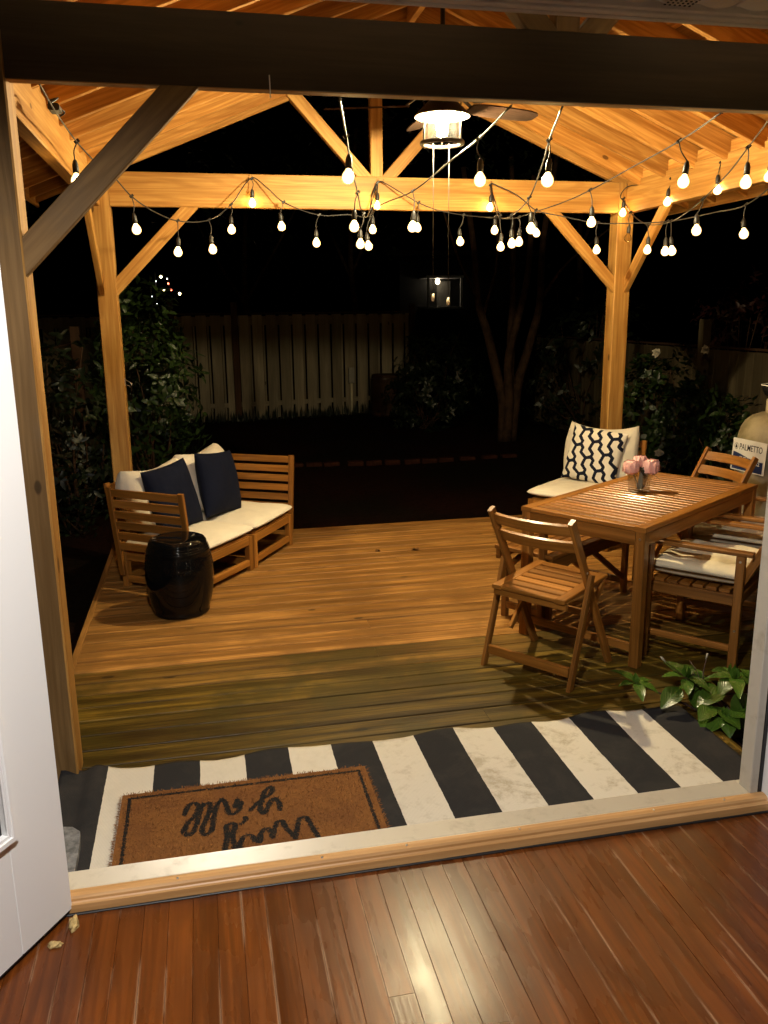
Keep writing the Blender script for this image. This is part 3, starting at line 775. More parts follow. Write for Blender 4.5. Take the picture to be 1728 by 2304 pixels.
# white cable tie on the front beam, hook on the left back post
b = MB(); b.tube([(.856, -PD - .004, 2.583), (.8565, -PD - .006, 2.55), (.857, -PD - .003, 2.512)], .0022, 6)
tag(b.build('cable_tie', M['shade_white']), 'thin white cable tie hanging down the dark front beam', 'cable tie')
b = MB(); b.box((.0006, .035, 1.262), (.005, .06, 1.318), 0, .001); b.tube([(.004, .047, 1.305), (.03, .035, 1.295), (.05, .028, 1.275), (.048, .024, 1.262)], .004, 8); b.tube([(.004, .047, 1.27), (.03, .04, 1.262), (.038, .036, 1.25)], .0035, 8)
tag(b.build('wall_hook', M['steel']), 'small shiny metal hook screwed to the left back post', 'hook')

# ------------------------------------------------------------------ soft goods
def pillow(name, w, h, t, mat, seed=0, res=34, edge=.5, concave=.05, tufts=(), tr=.06, td=.03, wr=.006, flange=0.0, sag=0.0, pinch=0.0, rnd_=0.0):
    """cushion lying in its local XZ plane (width X, height Z, thickness Y), bottom edge at z=0"""
    vs, uvs, fs = [], [], []
    n = res
    for side in (1, -1):
        for j in range(n + 1):
            for i in range(n + 1):
                a = i / n * 2 - 1; c = j / n * 2 - 1
                a = math.sin(a * PI / 2) * .35 + a * .65; c = math.sin(c * PI / 2) * .35 + c * .65
                x = a * w / 2 * (1 - concave * (1 - c * c) * abs(a) ** 3)
                z = c * h / 2 * (1 - concave * (1 - a * a) * abs(c) ** 3)
                if rnd_: x *= math.sqrt(1 - rnd_ * c * c / 2); z *= math.sqrt(1 - rnd_ * a * a / 2)
                q = max(0, (1 - abs(a) ** 2.6) * (1 - abs(c) ** 2.6)) ** edge
                y = t / 2 * q
                for (tx, tz) in tufts:
                    d2 = ((x - tx) ** 2 + (z - tz) ** 2) / (tr * tr)
                    y -= td * math.exp(-d2) * (1 if q > .02 else 0)
                y += wr * noise.noise(V((x * 9, z * 9, seed + side * 3))) * q
                y += wr * .8 * noise.noise(V((x * 26, z * 14, seed + 9 + side))) * q
                y = max(y, .0015)
                if sag: z -= sag * (1 - a * a) * (c + 1) / 2
                if pinch: z += pinch * (abs(a) ** 3) * max(c, 0) ** 2
                vs.append((x + .004 * noise.noise(V((z * 8, seed, 1))), side * y, z + h / 2)); uvs.append((i / n, j / n))
    m = (n + 1) ** 2
    for j in range(n):
        for i in range(n):
            q = j * (n + 1) + i
            fs.append((q + 1, q, q + n + 1, q + n + 2)); fs.append((m + q, m + q + 1, m + q + n + 2, m + q + n + 1))
    rim = [i for i in range(n)] + [j * (n + 1) + n for j in range(n)] + [n * (n + 1) + n - i for i in range(n)] + [(n - j) * (n + 1) for j in range(n)]
    for k in range(len(rim)):
        a, c = rim[k], rim[(k + 1) % len(rim)]
        fs.append((a, c, m + c, m + a))
    return grid_obj(name, vs, fs, mat, uvs=uvs)

def pad(name, w, d, t, mat, seed=0, res=30, tufts=(), td=.02, tr=.07, wr=.004, p=9, piping=True, puff=0.25):
    """flat seat pad, local X width, Y depth, bottom at z=0"""
    vs, fs, uvs = [], [], []
    n = res
    for side in (1, -1):
        for j in range(n + 1):
            for i in range(n + 1):
                a = i / n * 2 - 1; c = j / n * 2 - 1
                a = a * .55 + .45 * math.sin(a * PI / 2); c = c * .55 + .45 * math.sin(c * PI / 2)
                # rounded-square outline
                r = .03
                x = a * w / 2; y = c * d / 2
                q = max(0, (1 - abs(a) ** p) * (1 - abs(c) ** p)) ** .45
                q2 = q * (1 - puff + puff * (1 - a * a) * (1 - c * c) * 1.3)
                z = t / 2 + side * t / 2 * q2
                for (tx, ty) in tufts:
                    d2 = ((x - tx) ** 2 + (y - ty) ** 2) / (tr * tr)
                    z -= side * td * math.exp(-d2)
                if side > 0:
                    z += wr * (noise.noise(V((x * 7, y * 7, seed))) + .7 * noise.noise(V((x * 20, y * 9, seed + 5)))) * q
                shrink = 1 - .02 * (1 - q)
                vs.append((x * shrink + .004 * noise.noise(V((y * 6, seed, 2))), y * shrink + .004 * noise.noise(V((x * 6, seed, 7))), z)); uvs.append((i / n, j / n))
    m = (n + 1) ** 2
    for j in range(n):
        for i in range(n):
            q = j * (n + 1) + i
            fs.append((q, q + 1, q + n + 2, q + n + 1)); fs.append((m + q + 1, m + q, m + q + n + 1, m + q + n + 2))
    rim = [i for i in range(n)] + [j * (n + 1) + n for j in range(n)] + [n * (n + 1) + n - i for i in range(n)] + [(n - j) * (n + 1) for j in range(n)]
    for k in range(len(rim)):
        a, c = rim[k], rim[(k + 1) % len(rim)]
        fs.append((c, a, m + a, m + c))
    return grid_obj(name, vs, fs, mat, uvs=uvs)

def put(o, loc, rz=0.0, tilt=0.0, roll_=0.0, rx=None):
    o.rotation_mode = 'XYZ'
    o.matrix_world = Matrix.Translation(loc) @ Matrix.Rotation(rz, 4, 'Z') @ Matrix.Rotation(tilt, 4, 'X') @ Matrix.Rotation(roll_, 4, 'Y')
    return o

# ------------------------------------------------------------------ sofa sections
SEAT_T = .25
def sofa_section(w=.665, d=.615, sides=('back', 'left'), label='', seat=SEAT_T, top=.70, group=None):
    """local X along the front, Y towards the back, origin at the front left floor corner"""
    r = empty('sofa_section'); tag(r, label, 'sofa', group)
    A = M['acacia']; t = .045
    for (x, y) in ((0, 0), (w - t, 0), (0, d - t), (w - t, d - t)):
        b = MB(); b.box((x, y, .001), (x + t, y + t, seat - .003), 0, .004, axis=2); b.build('leg', A, r)
    b = MB()
    for z0, z1 in ((.035, .080), (seat - .062, seat - .004)):
        b.box((t + .001, .004, z0), (w - t - .001, .034, z1), 0, .003); b.box((t + .001, d - .034, z0), (w - t - .001, d - .004, z1), 0, .003)
        b.box((.004, t + .001, z0), (.034, d - t - .001, z1), 0, .003); b.box((w - .034, t + .001, z0), (w - .004, d - t - .001, z1), 0, .003)
    b.build('frame', A, r)
    b = MB(); y = .012
    while y < d - .06:
        b.box((.036, y, seat - .0025), (w - .036, y + .052, seat + .012), 0, .003); y += .066
    b.build('seat_slats', A, r)
    lean = .075
    def panel(side):
        sl_ = MB(); H0 = seat - .16; H1 = top
        L_ = w if side == 'back' else d
        def pt(s, z, o):
            k = (z - H0) / (H1 - H0) * lean + o
            if side == 'back': return V((s, d + .012 + k, z))
            if side == 'left': return V((-.012 - k, s, z))
            return V((w + .012 + k, s, z))
        nrm = {'back': (0, 1, 0), 'left': (-1, 0, 0), 'right': (1, 0, 0)}[side]
        al = {'back': (1, 0, 0), 'left': (0, 1, 0), 'right': (0, 1, 0)}[side]
        for s in (.022, L_ - .022):
            pr = MB(); pr.bar(pt(s, H0, 0), pt(s, H1, 0), .042, .024, up=nrm, ch=.004); pr.build('back_post', A, r)
        for k in range(6):
            z = H1 - .034 - k * .0735
            if z < H0 + .02: break
            o = .0
            hgt = .052
            upv = (pt(0, z + .05, 0) - pt(0, z, 0)).normalized()
            sl_.bar(pt(.044, z, o), pt(L_ - .044, z, o), .015, hgt, up=tuple(upv), ch=.003)
        sl_.build('backrest', A, r)
    for s in sides: panel(s)
    return r
def frame(origin, deg): 
    a = math.radians(deg); return V(origin), V((math.cos(a), math.sin(a), 0)), V((-math.sin(a), math.cos(a), 0)), a
G1 = 'slatted sofa sections on the deck'
O1, U1, N1, A1 = frame((.465, -1.313, 0), 54)
s1 = sofa_section(sides=('back', 'left'), label='wooden sofa section behind the black stool, its slatted end towards the house', group=G1); s1.location = O1; s1.rotation_euler = (0, 0, A1)
O2, U2, N2, A2 = frame((.868, -.762, 0), 60.5)
s2 = sofa_section(sides=('back', 'right'), label='wooden sofa section farther from the house, its slatted end towards the dark lawn', group=G1); s2.location = O2; s2.rotation_euler = (0, 0, A2)
O3, U3, N3, A3 = frame((3.045, -.475, 0), -49.5)
s3 = sofa_section(w=.68, sides=('back',), label='wooden seat section behind the dining table by the right back post', seat=.33, top=.76, group=G1); s3.location = O3; s3.rotation_euler = (0, 0, A3)
def at3(O, U, N, u, v, z): return O + U * u + N * v + V((0, 0, z))
G2 = 'cream seat cushions'
for (O, U, N, A, w_, z_, t_, lab, sd) in ((O1, U1, N1, A1, .672, SEAT_T + .013, .085, 'cream seat cushion on the sofa section nearest the black stool', 1), (O2, U2, N2, A2, .672, SEAT_T + .013, .085, 'cream seat cushion on the far sofa section under the large navy pillow', 2), (O3, U3, N3, A3, .69, .343, .085, 'cream seat cushion below the patterned pillow behind the table', 3)):
    o = pad('seat_cushion', w_, .64, t_, M['cream'], sd, 34, wr=.006)
    put(o, at3(O, U, N, .333, .300, z_), A); tag(o, lab, 'cushion', G2)
G3 = 'cream back cushions'
tf = [(x, z) for x in (-.16, 0, .16) for z in (-.10, .06)] + [(-.08, .14), (.08, .14), (-.08, -.02), (.08, -.02)]
for (O, U, N, A, u, v, z, ti, lab, sd, w_, h_) in ((O1, U1, N1, A1, .335, .475, .345, -17, 'tufted cream back cushion behind the smaller navy pillow', 4, .68, .50), (O2, U2, N2, A2, .31, .475, .345, -17, 'tufted cream back cushion behind the larger navy pillow', 5, .68, .52)):
    o = pillow('back_cushion', w_, h_, .25, M['cream'], sd, 48, .30, .0, tf, .055, .060, .006, sag=.085, pinch=.0, rnd_=.66)
    put(o, at3(O, U, N, u, v, z), A, math.radians(ti)); tag(o, lab, 'cushion', G3)
o = pillow('back_cushion', .62, .47, .17, M['cream'], 6, 44, .30, .0, (), .05, .03, .008, sag=.05, pinch=.015, rnd_=.28)
put(o, at3(O3, U3, N3, .335, .545, .425), A3, math.radians(-14)); tag(o, 'plain cream back cushion behind the black and white patterned pillow', 'cushion', G3)
o = pillow('throw_pillow', .47, .47, .17, M['navy'], 11, 40, .5, .06, wr=.006)
put(o, (.385, -.83, .335), math.radians(54), math.radians(-15), math.radians(-3)); tag(o, 'smaller navy throw pillow half hidden by the near slatted sofa end', 'pillow')
o = pillow('throw_pillow', .46, .47, .17, M['navy'], 12, 40, .5, .06, wr=.006)
put(o, (.675, -.475, .345), math.radians(57), math.radians(-13), math.radians(6)); tag(o, 'larger navy throw pillow upright on the middle of the cream sofa', 'pillow')

# black and white printed pillow
def printed_pillow():
    w, h, t = .46, .45, .16
    o = pillow('throw_pillow', w, h, t, [M['cream']], 21, 150, .5, .05, wr=.005)
    wave = [(0, 0), (-.06, .34), (.10, .54), (.40, .54), (.56, .34), (.44, 0), (.40, -.10), (.56, -.34), (.60, -.54), (.90, -.54), (1.06, -.34), (1.0, 0)]
    wave = [(0, -.30), (-.06, .26), (.20, .54), (.50, .34), (.46, .0), (.50, -.30), (.44, -.34), (.70, -.58), (1.0, -.30)]
    wave = [(0, -.30), (-.14, .06), (.10, .50), (.40, .46), (.50, .22), (.36, -.06), (.60, -.52), (.90, -.50), (1.0, -.30)]
    segs = []
    for k in range(-3, 9):
        for i in range(len(wave) - 1):
            segs.append((wave[i][0] + k, wave[i][1], wave[i + 1][0] + k, wave[i + 1][1]))
    me = o.data; P_x, P_y = .150, .118
    mi = []
    rot = math.radians(-20)
    for p in me.polygons:
        c = p.center
        x, z = c.x + .31, c.z - .03
        if c.y > 0 and False: mi.append(0); continue
        xr = x * math.cos(rot) - z * math.sin(rot); zr = x * math.sin(rot) + z * math.cos(rot)
        dmin = 9
        for row in range(-3, 7):
            yy = zr / P_y - row * 1.0
            if abs(yy) > .75: continue
            xx = xr / P_x + row * .5
            kx = xx % 1.0
            for (ax, ay, bx, by) in segs:
                if bx < kx - 1 + .3 or ax > kx + .8: continue
                dx, dy = (bx - ax) * P_x, (by - ay) * P_y
                px, py = (kx - ax) * P_x, (yy - ay) * P_y
                L2 = dx * dx + dy * dy
                tt = max(0, min(1, (px * dx + py * dy) / L2))
                d = math.hypot(px - dx * tt, py - dy * tt)
                if d < dmin: dmin = d
        mi.append(1 if dmin < .0128 else 0)
    me.materials.clear(); me.materials.append(M['print_white']); me.materials.append(M['print_navy'])
    me.polygons.foreach_set('material_index', mi); me.update()
    return o
M['print_white'] = fabric('white_cotton_print', (.74, .69, .58), 900, .3, .04, 12)
M['print_navy'] = fabric('navy_cotton_print', (.008, .010, .022), 900, .3, .05, 12)
o = printed_pillow(); put(o, at3(O3, U3, N3, .305, .425, .420), A3 + math.radians(2), math.radians(-15), math.radians(7)); tag(o, 'white throw pillow with a navy interlocking line pattern', 'pillow')

# ------------------------------------------------------------------ black ceramic garden stool
def stool():
    r = empty('garden_stool', (.365, -1.545, .001)); tag(r, 'glossy black ceramic garden stool beside the sofa end', 'stool')
    b = MB()
    prof = [(0, .004), (.150, .004), (.160, .0), (.168, .006), (.171, .022), (.166, .030), (.176, .045), (.190, .10), (.202, .17), (.206, .235), (.203, .30), (.195, .36), (.188, .392), (.1895, .397), (.1885, .403), (.1845, .405), (.186, .410), (.1845, .416), (.1805, .418), (.1815, .424), (.1795, .430), (.175, .433), (.176, .440), (.172, .452), (.160, .466), (.140, .473), (.10, .4755), (0, .4765)]
    b.lathe(prof, (0, 0, 0), 72)
    o_ = b.build('body', M['glaze'], r)
    b = MB()
    def rad(z):
        for i in range(len(prof) - 1):
            if i > 5 and prof[i][1] <= z <= prof[i + 1][1]:
                t = (z - prof[i][1]) / (prof[i + 1][1] - prof[i][1]); return prof[i][0] * (1 - t) + prof[i + 1][0] * t
        return .2
    for row in range(6):
        z = .375 - row * .0165; rr = rad(z)
        for k in range(64):
            a = 2 * PI * (k + .5 * (row % 2)) / 64
            c = V((rr * math.cos(a), rr * math.sin(a), z)); nx = V((math.cos(a), math.sin(a), .1)).normalized()
            tx = V((-math.sin(a), math.cos(a), 0)); tz = nx.cross(tx)
            base = len(b.v); q = .0042
            for rg, hh in ((q, -.001), (q * .7, q * .45)):
                for m_ in range(6):
                    an = 2 * PI * m_ / 6; b.v.append(c + (tx * math.cos(an) + tz * math.sin(an)) * rg + nx * hh)
            b.v.append(c + nx * q * .62)
            for m_ in range(6):
                m2 = (m_ + 1) % 6
                b.face([base + m_, base + m2, base + 6 + m2, base + 6 + m_], [(0, 0)] * 4, .5, 0, True)
                b.face([base + 6 + m_, base + 6 + m2, base + 12], [(0, 0)] * 3, .5, 0, True)
    b.build('stud_band', M['glaze'], r)
stool()

# ------------------------------------------------------------------ dining table
TC = V((3.035, -2.29, 0)); TA = math.radians(33.8)
def table():
    r = empty('dining_table', TC, TA); tag(r, 'oiled wooden dining table with a slatted top on the right of the deck', 'table')
    A = M['acacia']; L_, W_, H = 1.425, .735, .742
    x0, y0 = -L_ / 2, -W_ / 2
    for y in (y0, -y0 - .062):
        b = MB(); b.box((x0, y, H - .026), (-x0, y + .062, H), 0, .003); b.build('side_rail', A, r)
    b = MB(); x = x0 + .004; n = 24; pitch_ = (L_ - .008) / n
    for k in range(n):
        b.box((x, y0 + .063, H - .025), (x + pitch_ - .0115, -y0 - .063, H - .0015), 0, .003, axis=1); x += pitch_
    b.build('top_slats', A, r)
    b = MB()
    for y in (y0 + .006, -y0 - .030): b.box((x0 + .056, y, H - .098), (-x0 - .056, y + .024, H - .0265), 0, .003)
    for x in (x0 + .006, -x0 - .030): b.box((x, y0 + .056, H - .098), (x + .024, -y0 - .056, H - .0265), 0, .003)
    b.box((-.02, y0 + .031, H - .08), (.02, -y0 - .031, H - .0265), 0, .003)
    b.build('apron', A, r)
    for x in (x0 + .003, -x0 - .055):
        for y in (y0 + .003, -y0 - .055):
            b = MB(); b.box((x, y, .001), (x + .052, y + .052, H - .0268), 0, .004, axis=2); lg = b.build('leg', A, r)
            xc = x - .0012 if x < 0 else x + .0532
            b = MB(); b.tube([(xc - .001, y + .026, H - .062), (xc + .001, y + .026, H - .062)], .006, 12); q = b.build('bolt', M['steel']); q.parent = lg
    for x in (x0 + .018, -x0 - .040):
        b = MB(); b.box((x, y0 + .056, .075), (x + .022, -y0 - .056, .118), 0, .003); b.build('stretcher', A, r)
    # inner gate legs
    for x in (x0 + .13, -x0 - .17):
        for y in (y0 + .034, -y0 - .072):
            b = MB(); b.box((x, y, .02), (x + .038, y + .038, H - .10), 0, .003, axis=2); b.build('gate_leg', M['acacia_old'], r)
    return r
table()

# ------------------------------------------------------------------ slatted bench pushed under the table
def bench():
    a = math.radians(33.8)
    r = empty('slatted_bench', (2.20, -2.075, 0), a); tag(r, 'low slatted wooden bench pushed under the near left side of the table', 'bench')
    A = M['acacia_old']; L_, D, H = .98, .40, .445
    # local X along the bench, Y into negative = towards the house
    for x in (.0, L_ - .05):
        b = MB(); b.box((x, -D, H - .024), (x + .05, 0, H), 0, .003, axis=1); b.build('end_rail', A, r)
    b = MB(); y = -D + .001
    for k in range(7):
        b.box((.052, y, H - .022), (L_ - .052, y + .049, H - .001), 0, .003); y += .0585
    b.build('seat_slats', A, r)
    b = MB()
    for y in (-D + .004, -.030): b.box((.01, y, H - .085), (L_ - .01, y + .026, H - .0245), 0, .003)
    b.build('frame', A, r)
    for x in (.03, L_ - .07):
        for y in (-D + .032, -.066):
            b = MB(); b.box((x, y, .001), (x + .038, y + .034, H - .0245), 0, .003, axis=2); b.build('leg', A, r)
        b = MB(); b.box((x + .006, -D + .067, .055), (x + .030, -.067, .095), 0, .003); b.build('stretcher', A, r)
    for y in (-D + .049, -.049):
        b = MB(); b.bar((.07, y, .30), (.30, y, H - .075), .022, .034, ch=.003); b.build('brace', A, r)
        b = MB(); b.bar((L_ - .07, y, .10), (.50, y, H - .075), .022, .034, ch=.003); b.build('brace', A, r)
    for y in (-D + .003, -.003):
        b = MB(); b.tube([(L_ * .04, y - .0012, H - .055), (L_ * .04, y + .0012, H - .055)], .007, 10); b.build('bolt', M['steel'], r)
    return r
bench()

# ------------------------------------------------------------------ folding chairs
def folding_chair(label, loc, rz):
    """local Y forward, X to the sitter's right, origin on the floor midway between the rear feet"""
    r = empty('folding_chair'); tag(r, label, 'chair', 'slatted folding chairs at the dining table')
    A = M['acacia']; wd = .47; h2 = wd / 2
    def up_y(z): return .45 * (1 - z / .835) + .0
    for s in (-1, 1):
        x = s * (h2 - .012)
        b = MB(); b.bar((x, up_y(0) , .001), (x, up_y(.835), .835), .024, .042, up=(0, 1, 0), ch=.003, c0=((0, 0, .001), (0, 0, 1))); lg = b.build('upright', A, r)
        b = MB()
        for z in (.555, .52): b.tube([(x + s * .011, up_y(z), z), (x + s * .014, up_y(z), z)], .006, 10)
        q = b.build('bolt', M['steel']); q.parent = lg
        x2 = s * (h2 - .039)
        x2 = s * (h2 + .014)
        b = MB(); b.bar((x2, 0, .001), (x2, .170, .545), .022, .038, up=(0, 1, 0), ch=.003, c0=((0, 0, .001), (0, 0, 1))); b.build('rear_leg', A, r)
    b = MB(); b.bar((-h2 + .0045, .020, .085), (h2 - .0045, .020, .085), .020, .050, ch=.003); b.build('rear_stretcher', A, r)
    b = MB(); b.bar((-h2 + .025, up_y(.30), .30), (h2 - .025, up_y(.30), .30), .020, .036, ch=.003); b.build('front_stretcher', A, r)
    # curved back slats
    for zc in (.785, .695):
        b = MB(); n = 10
        tiltv = V((0, up_y(.8) - up_y(.7), .1)).normalized()
        prev = None
        ou, ov, tn = random.uniform(0, 30), random.uniform(0, 30), random.random()
        base = len(b.v)
        for i in range(n + 1):
            t = i / n * 2 - 1; x = t * (h2 - .026); bow = -.038 * (1 - t * t)
            c = V((x, up_y(zc) + bow, zc)); tn_ = V((1, .038 * 2 * t / (h2 - .026) * 1, 0)).normalized()
            nv = tn_.cross(tiltv).normalized()
            for (e, f) in ((-1, -1), (1, -1), (1, 1), (-1, 1)):
                b.v.append(c + nv * (.0075 * e) + tiltv * (.031 * f))
        for i in range(n):
            for k in range(4):
                k2 = (k + 1) % 4; o4 = base + i * 4
                u0, u1 = ou + i * .045, ou + (i + 1) * .045; v0 = ov + k * .04
                b.face([o4 + k, o4 + k2, o4 + 4 + k2, o4 + 4 + k][::-1], [(u0, v0), (u0, v0 + .04), (u1, v0 + .04), (u1, v0)][::-1], tn)
        b.build('back_slat', A, r)
    # seat: frame rails either side with slats across, tipped up to the front
    b = MB(); zs0, zs1, ys0, ys1 = .438, .468, -.005, .425
    sv = V((0, ys1 - ys0, zs1 - zs0)).normalized(); un = V((0, -sv.z, sv.y))
    for s in (-1, 1): b.bar((s * (h2 - .055), ys0, zs0), (s * (h2 - .055), ys1, zs1), .052, .022, up=tuple(un), ch=.003)
    fr = b.build('seat_frame', A, r)
    b = MB(); Ls = math.hypot(ys1 - ys0, zs1 - zs0)
    for k in range(7):
        c = V((0, ys0, zs0)) + sv * (.027 + k * (Ls - .054) / 6)
        b.bar(c + V((-h2 + .082, 0, 0)), c + V((h2 - .082, 0, 0)), .049, .018, up=tuple(un), ch=.003)
    b.bar(V((-h2 + .03, .02, zs0 - .03)), V((h2 - .03, .02, zs0 - .03)), .022, .03, ch=.003)
    b.build('seat_slats', A, r)
    for s in (-1, 1):
        b = MB(); b.bar((s * (h2 - .040), .395, zs1 - .025), (s * (h2 - .040), .16, .17), .018, .032, up=(0, 1, 0), ch=.003); b.build('link_leg', A, r)
    r.location = loc; r.rotation_euler = (0, 0, rz)
    return r
folding_chair('folding chair in front of the table, nearest the house, with two curved back slats', (2.0605, -2.9475, 0), math.atan2(.59, .806) - PI / 2)
folding_chair('folding chair at the far end of the table, only its slatted back showing', (4.035, -1.62, 0), math.radians(187) - PI / 2)

# ------------------------------------------------------------------ armchairs
def armchair(label, loc, rz):
    """local Y forward, X to the sitter's right"""
    r = empty('armchair'); tag(r, label, 'chair', 'slatted armchairs on the house side of the table')
    A = M['acacia_old']; wd, dp, ha, hs = .62, .50, .628, .40
    h2 = wd / 2
    for s in (-1, 1):
        x = s * (h2 - .02)
        for y in (.0, dp - .045):
            b = MB(); b.box((x - .02, y, .001), (x + .02, y + .042, ha - .0225), 0, .004, axis=2); lg = b.build('leg', A, r)
        b = MB(); b.box((x - .026, -.035, ha - .022), (x + .026, dp + .02, ha), 0, .005); arm = b.build('armrest', A, r)
        b = MB(); b.box((x - .012, .043, hs - .055), (x + .012, dp - .046, hs), 0, .003); b.build('seat_rail', A, r)
        b = MB(); b.box((x - .010, .043, .10), (x + .010, dp - .046, .135), 0, .003); b.build('stretcher', A, r)
        for (y, z) in ((.02, ha - .05), (.02, .22), (dp - .02, ha - .05)):
            b = MB(); b.tube([(x + s * .0195, y, z), (x + s * .0225, y, z)], .006, 10); b.build('bolt', M['steel'], r)
    b = MB()
    for y in (.02, dp - .03): b.box((-h2 + .041, y - .012, hs - .05), (h2 - .041, y + .012, hs - .001), 0, .003)
    b.build('frame', A, r)
    b = MB(); y = .0
    for k in range(7): b.box((-h2 + .035, y, hs), (h2 - .035, y + .052, hs + .016), 0, .003); y += .066
    b.build('seat_slats', A, r)
    # leaning slatted back
    def bp(x, z): return V((x, .05 - (z - hs) * .50, z))
    upv = (bp(0, .8) - bp(0, .4)).normalized(); nv = V((1, 0, 0)).cross(upv)
    for s in (-1, 1):
        b = MB(); b.bar(bp(s * (h2 - .065), hs + .017), bp(s * (h2 - .065), .88), .030, .042, up=tuple(nv), ch=.003); b.build('back_post', A, r)
    b = MB()
    for k in range(6):
        z = .86 - k * .072; b.bar(bp(-h2 + .081, z), bp(h2 - .081, z), .016, .050, up=tuple(upv), ch=.003)
    b.build('backrest', A, r)
    r.location = loc; r.rotation_euler = (0, 0, rz)
    return r
AF = math.atan2(.76, -.648) - PI / 2
def aloc(x, y, z, o=(3.335, -2.945)):
    a = AF; return V((o[0] + x * math.cos(a) - y * math.sin(a), o[1] + x * math.sin(a) + y * math.cos(a), z))
armchair('armchair with a tufted beige seat pad, nearest the white door jamb', aloc(0, 0, 0), AF)
armchair('armchair at the far right corner of the table, only an armrest showing', aloc(.75, .04, 0), AF)
tf2 = [(x, y) for x in (-.15, 0, .15) for y in (-.13, 0, .13)]
G4 = 'tufted beige seat pads'
for (x, y, lab, sd) in ((0, .245, 'tufted beige seat pad on the armchair nearest the white door jamb', 31), (.75, .285, 'tufted beige seat pad on the far armchair, mostly hidden by the first', 33)):
    o = pad('seat_pad', .55, .49, .115, M['beige'], sd, 44, tf2, .022, .05, .010, 6, puff=.15)
    put(o, aloc(x, y, .417), AF); tag(o, lab, 'seat pad', G4)

# ------------------------------------------------------------------ vase of pink flowers
def leaf_geom(b, base, tip_dir, up, L_, w, droop=.25, fold=.18, seg=5, tone=.5, mi=0, wave=0.0):
    """one leaf blade with a folded midrib, as quads, uv u across / v along"""
    d = V(tip_dir).normalized(); up = V(up); s = d.cross(up)
    if s.length < 1e-4: s = d.cross(V((1, 0, 0)))
    s.normalize(); u = s.cross(d).normalized()
    st = len(b.v)
    for i in range(seg + 1):
        t = i / seg
        c = V(base) + d * (L_ * t) - u * (droop * L_ * t * t) 
        ww = w * (math.sin(PI * min(1, (t * .93 + .035)) ** .85)) + .0005
        lift = u * (fold * ww)
        wv = u * (wave * ww * math.sin(t * 13))
        b.v += [c - s * ww + lift + wv, c, c + s * ww + lift - wv]
    for i in range(seg):
        q = st + 3 * i
        b.face([q, q + 1, q + 4, q + 3], [(0, i / seg), (.5, i / seg), (.5, (i + 1) / seg), (0, (i + 1) / seg)], tone, mi, True)
        b.face([q + 1, q + 2, q + 5, q + 4], [(.5, i / seg), (1, i / seg), (1, (i + 1) / seg), (.5, (i + 1) / seg)], tone, mi, True)
VB = V((3.035, -2.215, .7425))
def vase():
    a = math.radians(28)
    r = empty('vase', VB, a); tag(r, 'square clear glass vase on the dining table', 'vase')
    b = MB(); s0, s1, h, t = .044, .052, .115, .004
    def ring(s, z): return [V((-s, -s, z)), V((s, -s, z)), V((s, s, z)), V((-s, s, z))]
    rings = [ring(s0 - .004, .0), ring(s0, .003), ring(s1, h), ring(s1 - t, h), ring(s0 - t, .014)]
    for rg in rings: b.v += rg
    for i in range(len(rings) - 1):
        for k in range(4):
            k2 = (k + 1) % 4; b.face([i * 4 + k, i * 4 + k2, i * 4 + 4 + k2, i * 4 + 4 + k], [(0, 0)] * 4, .5)
    b.face([3, 2, 1, 0], [(0, 0)] * 4, .5); b.face([16, 17, 18, 19], [(0, 0)] * 4, .5)
    b.build('glass', M['glass'], r)
vase()
def bloom(c, rad, seed):
    b = MB(); rnd = random.Random(seed)
    for ring_, (n, el, rr) in enumerate(((5, 78, .35), (7, 58, .62), (9, 34, .85), (10, 8, 1.0), (8, -22, .92))):
        for k in range(n):
            az = 2 * PI * (k + .5 * ring_ + rnd.uniform(-.15, .15)) / n; e = math.radians(el + rnd.uniform(-9, 9))
            d = V((math.cos(az) * math.cos(e), math.sin(az) * math.cos(e), math.sin(e)))
            s = V((-math.sin(az), math.cos(az), 0)); u = s.cross(d) * -1
            base = len(b.v); n2 = 5
            R = rad * rr
            for i in range(n2):
                for j in range(n2):
                    p = i / (n2 - 1) - .5; q = j / (n2 - 1) - .5
                    ang = p * 1.15; an2 = q * 1.3
                    v = (d * math.cos(ang) * math.cos(an2) + s * math.sin(ang) + u * math.sin(an2)) * R * (1 + .10 * (p * p + q * q) * 4 * rnd.uniform(.4, 1.2))
                    b.v.append(V(c) + v)
            tn = rnd.random()
            for i in range(n2 - 1):
                for j in range(n2 - 1):
                    q0 = base + i * n2 + j
                    b.face([q0, q0 + n2, q0 + n2 + 1, q0 + 1], [(.2, .2)] * 4, tn, 0, True)
    return b
bq = tag(empty('flower_bouquet', VB + V((0, 0, .01))), 'bunch of pink peony blooms with dark leaves in the glass vase', 'flowers')
for k, (c, rd) in enumerate((((-.055, .010, .148), .044), ((.056, -.012, .150), .048), ((.012, .030, .175), .038))):
    q = bloom(VB + V(c), rd, 50 + k).build('bloom', M['petal']); keep(q, bq)
    b = MB(); b.tube(spline([VB + V((c[0] * .15, c[1] * .15, .016)), VB + V((c[0] * .5, c[1] * .5, .08)), VB + V(c)], 4), .0028, 6); q2 = b.build('stem', M['leaf_grey']); keep(q2, bq)
b = MB(); leaf_geom(b, VB + V((.01, -.02, .05)), (-.05, -.1, 1), (-.3, -1, .1), .10, .026, .1, .1, 6, .4)
leaf_geom(b, VB + V((-.01, -.03, .03)), (.02, 0, 1), (0, -1, 0), .09, .022, .0, .1, 6, .8)
leaf_geom(b, VB + V((.0, -.01, .016)), (.0, -.05, 1), (0, -1, 0), .06, .03, .0, .1, 6, .3)
keep(b.build('silver_leaf', M['leaf_grey']), bq)
